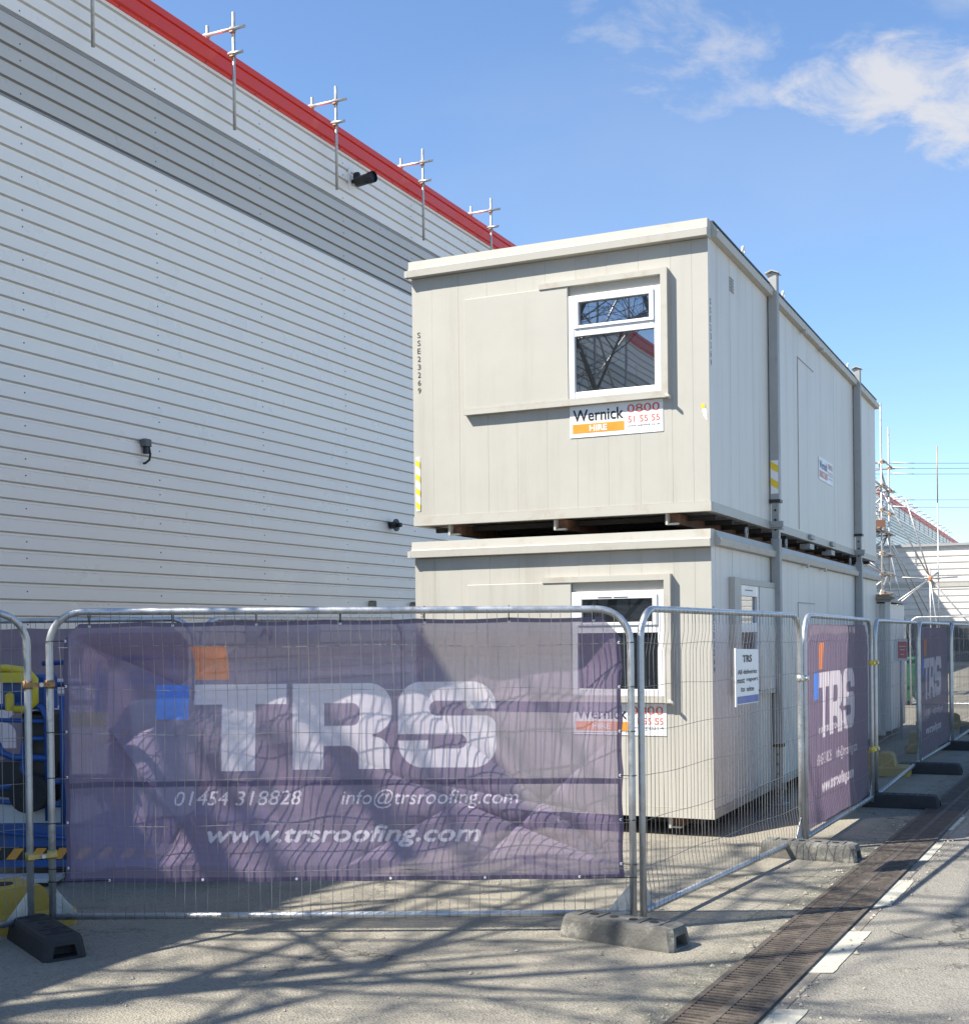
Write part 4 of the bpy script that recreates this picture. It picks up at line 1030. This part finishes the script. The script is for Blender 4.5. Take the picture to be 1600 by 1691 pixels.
# ------------------------------------------------------------------ rubber feet
def build_foot(mt, name_label):
    t = thing('rubber_block', name_label, 'fence block', (0, 0, 0), 'rubber feet carrying the fence')
    l, w, h = 0.36, 0.115, 0.125
    m = MB()
    def ring(ex, ey, z, c):
        a, b = l - ex, w - ey
        return [(-a + c, -b, z), (a - c, -b, z), (a, -b + c, z), (a, b - c, z), (a - c, b, z), (-a + c, b, z), (-a, b - c, z), (-a, -b + c, z)]
    rr = [ring(0.0, 0.0, 0.0, 0.02), ring(0.0, 0.0, 0.015, 0.022), ring(0.012, 0.012, h - 0.025, 0.03), ring(0.022, 0.02, h - 0.006, 0.03), ring(0.036, 0.032, h, 0.03)]
    v = [p for r in rr for p in r]; f = [tuple(range(7, -1, -1)), tuple(range(32, 40))]
    for k in range(4):
        for i in range(8):
            if i in (2, 6) and k == 1: continue
            f.append((k * 8 + i, k * 8 + (i + 1) % 8, k * 8 + 8 + (i + 1) % 8, k * 8 + 8 + i))
    m.add(v, f)
    # hand recesses in both ends
    for (i0, sgn) in ((2, 1), (6, -1)):
        a, b = 8 + i0, 8 + (i0 + 1) % 8; c, d = 16 + (i0 + 1) % 8, 16 + i0
        q = [Vector(v[j]) for j in (a, b, c, d)]; ce = sum(q, Vector()) / 4
        inn = [ce + (p - ce) * 0.72 + Vector((0, 0, -0.012)) for p in q]; dp = [p - Vector((sgn * 0.09, 0, 0)) for p in inn]
        m.add(q + inn + dp, [(0, 1, 5, 4), (1, 2, 6, 5), (2, 3, 7, 6), (3, 0, 4, 7), (4, 5, 9, 8), (5, 6, 10, 9), (6, 7, 11, 10), (7, 4, 8, 11), (8, 9, 10, 11)])
    # raised ribs on top
    for x in (-0.25, -0.13, 0.13, 0.25): m.box(x - 0.006, x + 0.006, -0.07, 0.07, h - 0.001, h + 0.006)
    m.build('block', mt, t)
    m = MB()
    for x in (-0.19, -0.06, 0.06, 0.19): m.tube([(x, 0, h - 0.003), (x, 0, h + 0.0025)], 0.026, 12)
    m.build('post_hole', DARK, t)
    return t


ft = build_foot(RUBBER, 'dusty grey rubber block under the corner between front banner and bare panel')
ft.location = (-2.315, 6.74, gz(-2.3, 6.7)); ft.rotation_euler.z = -0.20
dup(ft, (-1.87, 9.72, 0), 'dusty grey rubber block with a dark post shadow beside the half lit banner', -0.03)
fd = build_foot(RUBBERD, 'black rubber block under the two posts at the left of the front banner')
fd.location = (-5.21, 5.40, 0); fd.rotation_euler.z = -0.52
dup(fd, (-1.60, 12.80, 0), 'black rubber block in shade at the end of the half lit banner', 0.02)
dup(fd, (-1.66, 15.9, 0), 'black rubber block beside the yellow block, second of the shaded road feet', 0.0)
dup(fd, (-1.52, 19.1, 0), 'black rubber block at the end of the farther shaded banner', 0.0)
dup(fd, (-1.48, 22.1, 0), 'black rubber block under the fence at the right edge of the picture', 0.0)


# ------------------------------------------------------------------ yellow ballast blocks
def build_ballast():
    t = thing('ballast_block', 'yellow plastic ballast block', 'ballast block', (0, 0, 0), 'yellow plastic ballast blocks')
    m = MB(); m.bbox(-0.42, 0.42, -0.20, 0.20, 0.0, 0.13, 0.03)
    for x in (-0.3, 0.0, 0.3): m.box(x - 0.03, x + 0.03, -0.207, -0.195, 0.012, 0.11)
    m.build('base', YPLAST, t)
    m = MB()
    m.prism([(-0.24, 0.125), (0.26, 0.125), (0.24, 0.27), (0.20, 0.31), (-0.12, 0.31), (-0.17, 0.29)], (0, 0, 0), (1, 0, 0), (0, 0, 1), (0, -1, 0), -0.165, 0.165)
    m.build('hump', YPLAST, t)
    m = MB(); m.tube([(0.04, 0, 0.309), (0.04, 0, 0.316)], 0.06, 16); m.build('filler_hole', DARK, t)
    return t


bl = build_ballast(); bl.scale = (1, 1, 0.84); bl.location = (-5.80, 5.62, 0); bl.rotation_euler.z = 1.15; bl['label'] = 'yellow plastic ballast block behind the left posts'
dup(bl, (-2.26, 15.6, 0), 'yellow plastic ballast block behind the bare third road panel', 0.05)
dup(bl, (-2.24, 12.8, 0), 'yellow plastic ballast block mostly hidden at the foot of the half lit banner', 1.57)
dup(bl, (-2.06, 18.9, 0), 'yellow plastic ballast block mostly hidden at the foot of the farther shaded banner', 1.57)
dup(bl, (-2.2, 23.2, 0), 'yellow plastic ballast block behind the last road panels', 0.3)


# ------------------------------------------------------------------ blue access machine behind the left fence
def build_machine():
    ox, oy = -6.35, 7.45
    t = thing('access_platform', 'blue wheeled access platform with yellow pads behind the left fence panels', 'work platform', (0, 0, 0))
    # built in its own frame: x to the right, y away, then turned in place
    m = MB(); m.box(-0.95, 0.95, -0.38, 0.38, 0.24, 0.40); m.box(-0.95, 0.95, -0.40, -0.36, 0.10, 0.15); m.box(-0.95, 0.95, 0.36, 0.40, 0.10, 0.15)
    m.build('chassis', BLUE, t)
    m = MB(); m.prism([(-0.95, 0.402), (-0.25, 0.402), (-0.32, 0.52), (-0.95, 0.58)], (0, 0, 0), (1, 0, 0), (0, 0, 1), (0, -1, 0), -0.34, 0.34); m.build('hood', MGREY, t)
    m = MB(); m.box(-0.95, 0.95, -0.395, -0.384, 0.152, 0.236); hb = m.build('hazard_board', SIGNK, t)
    m = MB()
    for k in range(12):
        x = -0.93 + 0.16 * k
        m.add([(x, -0.398, 0.155), (x + 0.07, -0.398, 0.155), (x + 0.13, -0.398, 0.233), (x + 0.06, -0.398, 0.233)], [(0, 1, 2, 3)])
    m.build('hazard_stripe', mat('hazard_orange', (0.75, 0.33, 0.04), 0.5), hb)
    for x, y in ((-0.58, -0.42), (0.62, -0.42), (-0.58, 0.42), (0.62, 0.42)):
        w = MB(); w.tube([(x, y - 0.07, 0.62 if x < 0 else 0.26), (x, y + 0.07, 0.62 if x < 0 else 0.26)], 0.13 if x < 0 else 0.2, 20); wh_ = w.build('wheel', TYRE, t)
        w = MB(); w.tube([(x, y - 0.074, 0.62 if x < 0 else 0.26), (x, y + 0.074, 0.62 if x < 0 else 0.26)], 0.05, 14); w.build('rim', RUBBERD, wh_)
    # guard rails and bent tubes
    def rail(pts, r=0.022):
        g = MB(); g.tube(pts, r, 8); return g.build('guard_rail', BLUE, t)
    rail([(-0.95, -0.36, 1.22), (-0.62, -0.36, 1.24), (-0.52, -0.36, 1.22), (-0.48, -0.36, 1.14), (-0.48, -0.36, 0.42)])
    rail([(-0.95, -0.36, 1.14), (-0.48, -0.36, 1.12)], 0.016)
    rail([(-0.84, -0.36, 1.21), (-0.84, -0.36, 0.98), (-0.80, -0.36, 0.90), (-0.72, -0.36, 0.87), (-0.48, -0.36, 0.86)], 0.026)
    rail([(-0.48, -0.36, 1.0), (-0.6, -0.36, 1.0), (-0.65, -0.36, 0.96), (-0.66, -0.36, 0.78), (-0.62, -0.36, 0.72), (-0.48, -0.36, 0.70)], 0.018)
    rail([(-0.95, -0.36, 0.64), (-0.5, -0.36, 0.69), (-0.3, -0.36, 0.70)], 0.02)
    rail([(-0.95, -0.36, 0.57), (-0.5, -0.36, 0.53), (-0.3, -0.36, 0.53)], 0.018)
    rail([(-0.36, -0.36, 1.30), (-0.36, -0.36, 0.40)], 0.032)
    rail([(-0.95, -0.41, 0.36), (-0.3, -0.41, 0.30), (0.5, -0.41, 0.20)], 0.014)
    rail([(-0.7, 0.2, 1.52), (0.3, 0.2, 1.56)], 0.02); rail([(-0.7, 0.2, 1.36), (0.3, 0.2, 1.38)], 0.02); rail([(-0.28, 0.2, 1.55), (-0.28, 0.2, 0.4)], 0.022); rail([(0.28, 0.2, 1.56), (0.28, 0.2, 0.4)], 0.022)
    m = MB(); m.bbox(-0.82, -0.50, -0.30, -0.05, 1.20, 1.45, 0.02); m.build('control_box', BLUE, t)
    m = MB(); m.bbox(-0.70, -0.46, -0.28, 0.1, 0.72, 1.18, 0.02); m.build('battery_case', BLACK, t)
    m = MB(); m.tube([(-0.93, -0.40, 1.49), (-0.75, -0.40, 1.50), (-0.60, -0.40, 1.48), (-0.55, -0.40, 1.42), (-0.55, -0.40, 1.26), (-0.60, -0.40, 1.21), (-0.70, -0.40, 1.21)], 0.027, 10)
    m.bbox(-0.92, -0.58, -0.43, -0.37, 1.40, 1.47, 0.015); m.build('yellow_bumper', YELL, t)
    m = MB(); m.bbox(-0.76, -0.70, -0.42, -0.36, 1.20, 1.33, 0.02); m.build('latch', YELL, t)
    m = MB(); m.bbox(-0.95, -0.42, -0.2, 0.3, 0.56, 0.82, 0.02); m.build('dark_void_fill', BLACK, t)  # black box put in for the dark void inside the machine
    m = MB(); m.box(-0.30, -0.05, -0.40, -0.34, 0.75, 1.08); m.build('data_plate', mat('faded_label', (0.80, 0.62, 0.50), 0.5), t)
    m = MB(); m.box(-0.30, -0.05, -0.401, -0.341, 1.082, 1.18); m.build('warning_label', YELL, t)
    m = MB(); m.box(-0.30, -0.07, -0.402, -0.34, 0.60, 0.72); m.build('dark_label', SIGNK, t)
    m = MB(); m.bbox(0.05, 0.45, -0.2, 0.15, 0.42, 1.25, 0.03); m.build('pump_cabinet', MGREY, t)
    m = MB(); m.box(-1.3, -0.35, -0.62, -0.42, 0.03, 0.06); m.build('ramp_plate', MGREY, t)
    t.location = (ox, oy, 0); t.rotation_euler.z = YAW
    return t


build_machine()
# shaded banner fence behind the machine
fence_panel('rear fence panel in the warehouse shade behind the blue machine', (-9.6, 6.9), (-6.45, 8.35), 1.85, 1.85)
a_, b_ = V2((-9.6, 6.9)), V2((-6.45, 8.35))
side_banner('shaded purple banner on the rear fence behind the blue machine', (-9.6, 6.9), (-6.45, 8.35), 1.84, 51)
fence_panel('rear fence panel hidden behind the front banner, left of the cabins', (-6.40, 8.38), (-5.95, 10.9), 1.85, 1.85)


# ------------------------------------------------------------------ right background: store, sign, inner fences
t = thing('steel_store', 'narrow grey corrugated steel store behind the bare third road panel', 'steel store', (-3.3, 20.7, 0))
def corr(m, x0, x1, y, z0, z1, p=0.18, d=0.055):
    prof = []; x = x0
    while x < x1 - 1e-6:
        for a, b in ((0, 0), (0.35, 0), (0.5, 1), (0.85, 1)): prof.append((min(x1, x + a * p), y + b * d))
        x += p
    prof.append((x1, y)); n = len(prof)
    m.add([(p_[0], p_[1], z0) for p_ in prof] + [(p_[0], p_[1], z1) for p_ in prof], [(i, i + 1, n + i + 1, n + i) for i in range(n - 1)])
STORE = mat('store_grey', (0.72, 0.69, 0.64), 0.5, 0.1, 0.08, 4, streak=0.35)
m = MB(); corr(m, -3.86, -2.78, 20.71, 0.12, 2.10); m.box(-3.86, -2.78, 20.78, 22.9, 0.10, 2.1); m.build('body', STORE, t)
m = MB(); m.box(-2.80, -2.72, 20.70, 20.78, 0.05, 2.12); m.box(-3.90, -3.82, 20.70, 20.78, 0.05, 2.12); m.box(-3.28, -3.20, 20.69, 20.75, 0.10, 2.1); m.box(-3.9, -2.72, 20.70, 20.76, 0.05, 0.12); m.build('corner_post', STORE, t)
m = MB(); m.box(-3.91, -2.71, 20.70, 22.9, 2.121, 2.16); m.build('roof', ROOFM, t)
m = MB(); m.bbox(-3.05, -2.98, 20.66, 20.705, 1.05, 1.2, 0.01); m.build('lock', SIGNK, t)
for k, (z, dx, lb) in enumerate(((2.161, 0.0, 'weathered plank lying lowest on the steel store roof'), (2.202, -0.06, 'weathered plank lying on top of another on the steel store roof'))):
    t = thing('timber_plank', lb, 'plank', (-3.2, 20.72, z), 'planks on the steel store roof')
    m = MB(); m.box(-3.75 + dx, -2.66 + dx, 20.62 + 0.04 * k, 20.84 + 0.04 * k, z, z + 0.04); m.build('board', TIMBER, t)
t = thing('warning_sign', 'small white sign with red panel fixed by the grey store', 'sign', (-2.72, 20.3, 1.3))
m = MB(); m.box(-2.62, -2.42, 20.28, 20.287, 1.22, 1.55); m.build('plate', SIGNW, t)
m = MB(); m.box(-2.56, -2.43, 20.274, 20.2795, 1.26, 1.51); m.build('red_panel', mat('pinkish_red', (0.72, 0.10, 0.09), 0.5), t)
m = MB(); m.tube([(-2.52, 20.31, 0.0), (-2.52, 20.31, 1.5)], 0.02, 8); m.build('stake', GALV, t)
m = MB()
for z, w in ((1.43, 0.09), (1.38, 0.07), (1.31, 0.05)): m.box(-2.495 - w / 2, -2.495 + w / 2, 20.270, 20.2735, z, z + 0.015)
m.build('text_bar', SIGNW, t)

fence_panel('short inner fence panel hung with dark netting beside the steel store', (-5.0, 19.9), (-3.55, 19.9), 1.83, 1.83, bend=0.002)
t = thing('netting', 'dark debris netting on the short inner fence panel', 'netting', (-4.3, 19.94, 0.9))
m = MB(); m.add([(-4.95 + 1.36 * i / 10, 19.93 + 0.012 * math.sin(i * 2.0) + 0.01 * (j % 2), 0.15 + 1.63 * j / 8) for i in range(11) for j in range(9)], [(i * 9 + j, (i + 1) * 9 + j, (i + 1) * 9 + j + 1, i * 9 + j + 1) for i in range(10) for j in range(8)], True); m.build('cloth', NET, t)
for k, (x0, x1, lb) in enumerate(((-6.6, -3.5, 'far cross fence panel behind the steel store'), (-3.4, -0.3, 'far cross fence panel seen between the steel store and the farther banner'), (-0.2, 2.9, 'far cross fence panel at the right edge of the picture'))):
    fence_panel(lb, (x0, 29.0), (x1, 29.0), 1.95, 1.95, bend=0.002, gap=0.09)
t = thing('wheelie_bin', 'green bin behind the far cross fence', 'bin', (-3.72, 30.2, 0))
m = MB(); m.prism([(-0.24, 0.1), (0.24, 0.1), (0.31, 1.0), (-0.31, 1.0)], (-3.72, 30.2, 0), (1, 0, 0), (0, 0, 1), (0, 1, 0), -0.3, 0.3); m.build('body', GREENM, t)
m = MB(); m.bbox(-4.05, -3.39, 29.86, 30.55, 1.002, 1.07, 0.03); m.build('lid', GREENM, t)
m = MB(); m.tube([(-3.97, 30.45, 0.1), (-3.47, 30.45, 0.1)], 0.1, 12); m.build('axle', BLACK, t)

# ------------------------------------------------------------------ far building across the end of the yard
FY = 70.0
fb = thing('far_building', 'far low building with cream ribbed metal wall across the end of the yard', 'building', (-2, FY, 0))
def clad_y(mb, xa, xb, z0, z1, y=FY, pitch=0.333):
    prof = []; z = z0
    while z < z1 - 0.01:
        for dy, dz in ((0.05, 0.0), (0.05, 0.04), (0.0, 0.075), (0.0, 0.30)):
            if z + dz <= z1: prof.append((y + dy, z + dz))
        z += pitch
    prof.append((prof[-1][0], z1)); n = len(prof)
    mb.add([(xa, p[0], p[1]) for p in prof] + [(xb, p[0], p[1]) for p in prof], [(i, i + 1, n + i + 1, n + i) for i in range(n - 1)])
CREAMB = mat('cream_cladding', (0.68, 0.655, 0.60), 0.45, 0.05, 0.04, 1)
m = MB(); clad_y(m, WX + 0.1, 14, 2.0, 3.85); clad_y(m, WX + 0.1, 14, 4.05, 5.95); m.build('upper_cladding', CREAMB, fb)
m = MB(); m.box(WX + 0.1, 14, FY - 0.03, FY + 0.2, 3.852, 4.048); m.build('mid_flashing', CREAM2, fb)
m = MB(); m.box(WX + 0.1, 14, FY + 0.08, FY + 14, 0, 5.95); m.build('wall', CREAMB, fb)
m = MB(); m.box(WX + 0.1, 14, FY - 0.02, FY + 0.078, -0.05, 1.98); m.build('plinth', mat('dark_plinth', (0.10, 0.10, 0.11), 0.8, 0, 0.2, 2), fb)
m = MB(); m.prism([(-0.12, 5.952), (14, 6.6), (14, 6.75), (-0.12, 6.08)], (0, FY, 0), (0, 1, 0), (0, 0, 1), (1, 0, 0), WX + 0.1, 14.1); m.build('roof', ROOFM, fb)
m = MB()
for k in range(5):
    x = -10.5 + 4.4 * k
    m = MB(); m.box(x, x + 2.4, FY - 0.028, FY - 0.021, 0.5, 1.7); m.build('window', DARK, fb)


# ------------------------------------------------------------------ scaffolding
def scaffold_tower(name, label, xs, ys, H, lifts, braces=True, top_ext=0.0, boards=(), toe=None):
    t = thing(name, label, 'scaffold', ((xs[0] + xs[-1]) / 2, (ys[0] + ys[-1]) / 2, 0))
    for x in xs:
        for y in ys:
            m = MB(); m.tube([(x, y, 0), (x, y, H + RNG.uniform(0, top_ext + 0.05))], 0.0245, 8); m.build('standard', SCAF, t)
    def one(nm, mt, *pts, r=0.0245):
        q = MB(); q.tube(pts, r, 8); return q.build(nm, mt, t)
    for z in lifts:
        for y in ys: one('ledger', SCAF, (xs[0] - 0.15, y + 0.05, z), (xs[-1] + 0.15, y + 0.05, z))
        for x in xs: one('transom', SCAF, (x + 0.05, ys[0] - 0.2, z + 0.05), (x + 0.05, ys[-1] + 0.2, z + 0.05))
    if braces:
        for k, (a, b) in enumerate(zip(lifts[:-1], lifts[1:])):
            w = k % 2
            for y in (ys[0], ys[-1]): one('brace', SCAF, (xs[0 if w else -1], y - 0.05, a), (xs[-1 if w else 0], y - 0.05, b))
            for x in (xs[0], xs[-1]): one('brace', SCAF, (x - 0.05, ys[0 if w else -1], a), (x - 0.05, ys[-1 if w else 0], b))
    for z in lifts:
        for x in xs:
            for y in ys: q = MB(); coupler(q, (x + 0.02, y + 0.02, z + 0.02), 0.045); q.build('coupler', CPLR, t)
    if boards:
        m = MB()
        for z, f0, f1 in boards:
            n = 7; wdt = (xs[-1] - xs[0]) / n
            for i in range(n):
                if f0 <= i < f1: m.box(xs[0] + i * wdt + 0.01, xs[0] + (i + 1) * wdt - 0.01, ys[0] - 0.2, ys[-1] + 0.2, z + 0.08, z + 0.118)
        m.build('boards', TIMBER, t)
    if toe:
        m = MB()
        for z in toe: m.box(xs[0] - 0.1, xs[-1] + 0.1, ys[0] - 0.09, ys[0] - 0.052, z + 0.12, z + 0.30)
        m.build('toe_board', mat('toe_board_brown', (0.16, 0.075, 0.05), 0.85), t)
    return t


scaffold_tower('scaffold_tower', 'tall slim scaffold tower rising behind the right end of the cabins', (-5.28, -4.60), (33.6, 35.0), 6.75, (0.3, 1.3, 2.0, 2.6, 3.1, 3.6, 4.15, 4.7, 5.3, 5.9), top_ext=0.7, boards=((4.15, 0, 7),), toe=(4.15,))
st_ = scaffold_tower('stair_scaffold', 'scaffold tower by the warehouse outside the left of the picture', (-9.4, -7.6), (2.0, 4.12), 11.6, (0.4, 2.4, 4.4, 6.4, 8.4, 10.4, 11.3), top_ext=0.4)

for dx, rr in ((0.0, 0.055), (-0.42, 0.022), (-0.55, 0.022)):  # unseen slanting tubes added to throw a diagonal shadow on the front banner
    m = MB(); a = Vector((-8.58 + dx, 2.99, 6.93)); b = Vector((-7.33 + dx * 0.9, 3.50, 4.53)); m.tube([a, b], rr, 8); m.build('shadow_tube', SCAF, st_)

scaffold_tower('stair_scaffold', 'scaffold tower by the warehouse behind the camera, seen only as a window reflection', (-10.7, -9.1), (-5.2, -3.2), 12.2, (0.4, 2.4, 4.4, 6.4, 8.4, 10.4, 11.6), top_ext=0.5)


def bare_tree(label, base, H, lean, seed):
    rg = random.Random(seed); t = thing('bare_tree', label, 'tree', base)
    tr = MB(); cr = MB()
    def grow(p, d, ln, r, depth):
        n = 4; pts = [p]; rs = [r]; q = Vector(p); dd = Vector(d)
        for i in range(n):
            dd = (dd + Vector((rg.uniform(-.16, .16), rg.uniform(-.16, .16), rg.uniform(-.05, .12)))).normalized(); q = q + dd * (ln / n); pts.append(q.copy()); rs.append(r * (1 - 0.42 * (i + 1) / n))
        (tr if depth == 0 else cr).tube(pts, r, 7 if depth < 2 else 4, rs=rs)
        if depth >= 5: return
        kids = 7 if depth == 0 else rg.choice((3, 4))
        for k in range(kids):
            f = rg.uniform(0.35, 1.0) if depth else 0.30 + 0.70 * k / (kids - 1)
            i = min(n - 1, int(f * n)); s_ = pts[i].lerp(pts[i + 1], f * n - i) if f < 1 else pts[-1]
            ax = Vector((rg.uniform(-1, 1), rg.uniform(-1, 1), rg.uniform(-.3, .3))).normalized()
            nd_ = (dd * 0.75 + ax * rg.uniform(0.55, 0.95)).normalized()
            grow(s_, nd_, ln * rg.uniform(0.48, 0.68) * (1 if depth else 0.75), r * rg.uniform(0.42, 0.58), depth + 1)
    grow(Vector(base), Vector(lean).normalized(), H, H * 0.014, 0)
    BARK = mat('bark', (0.12, 0.10, 0.075), 0.9, 0, 0.3, 8, 0.4, 30)
    tr.build('trunk', BARK, t); cr.build('branches', BARK, t)


bare_tree('bare young tree by the warehouse outside the picture, casting twig shadows on the yard', (-9.3, -0.2, 0), 8.0, (0.05, 0.06, 1), 5)
bare_tree('bare taller tree farther back by the warehouse outside the picture', (-8.0, -0.4, 0), 7.4, (0.03, 0.05, 1), 9)

bare_tree('bare thick tree closest to the warehouse wall outside the picture', (-10.2, -1.0, 0), 8.6, (0.04, 0.03, 1), 23)

# raking props tied to the far wall
t = thing('raking_prop', 'raking scaffold tubes meeting at an orange clamp in front of the far building', 'scaffold prop', (-4.87, 47.4, 0))
m = MB(); hub = Vector((-4.87, 47.38, 3.46))
for e in ((-6.6, 46.6, 1.95), (-6.35, 46.75, 2.35), (-4.87, 47.38, 0.0), (-4.45, 47.55, 0.0), (-2.2, 48.6, 0.0), (-5.75, 46.95, 3.50), (-4.0, 47.8, 3.50), (-6.4, 46.7, 6.6), (-5.6, 47.0, 6.2)):
    d = (Vector(e) - hub).normalized(); m = MB(); m.tube([hub - d * 0.35, e], 0.024, 7); m.build('tube', SCAF, t)
m = MB(); m.tube([(-4.61, 47.53, 0), (-4.61, 47.53, 6.1)], 0.022, 7); m.build('tube', SCAF, t); m = MB(); m.tube([(-4.61, 47.53, 6.1), (-4.61, 47.53, 8.1)], 0.020, 7); m.build('tube', CPLR, t)
m = MB(); m.bbox(-4.93, -4.81, 47.31, 47.43, 3.41, 3.52, 0.03); m.build('clamp', ORANGE_C, t)
t = thing('raking_prop', 'long pale raking tubes leaning from the distant roof edge', 'scaffold prop', (-6.6, 55, 0))
m = MB()
for a, b in (((-8.9, 55.0, 9.2), (-6.1, 56.5, 2.2)), ((-8.2, 55.3, 7.4), (-5.9, 56.6, 2.4)), ((-7.6, 55.0, 6.9), (-6.3, 55.6, 0.0))): m = MB(); m.tube([a, b], 0.03, 7); m.build('tube', SCAF, t)

# overhead lines beyond the tower
CBL = mat('cable_grey', (0.12, 0.12, 0.13), 0.6)
for k, (z, lb) in enumerate(((9.42, 'highest overhead power line beyond the scaffold tower'), (9.18, 'second overhead power line, just under the highest'), (8.92, 'third overhead power line, under the upper pair'), (7.72, 'overhead power line passing just above the distant red roof edge'), (7.38, 'lowest overhead power line, level with the distant red roof edge'))):
    t = thing('power_line', lb, 'power line', (-8, 62.5, z), 'overhead power lines')
    m = MB(); P = [(-9.6 + 26 * i / 24, 61.6 + 11 * i / 24, z + 0.02 - 0.55 * (i / 24) + 0.5 * ((i / 24) ** 2)) for i in range(25)]
    m.tube(P, 0.011, 5); m.build('cable', CBL, t)
    m = MB(); m.tube([(-8.0, 62.28, z + 0.03), (-7.6, 62.45, z), (-7.1, 62.66, z - 0.025)], 0.028, 8); m.build('sleeve', UPVC, t)
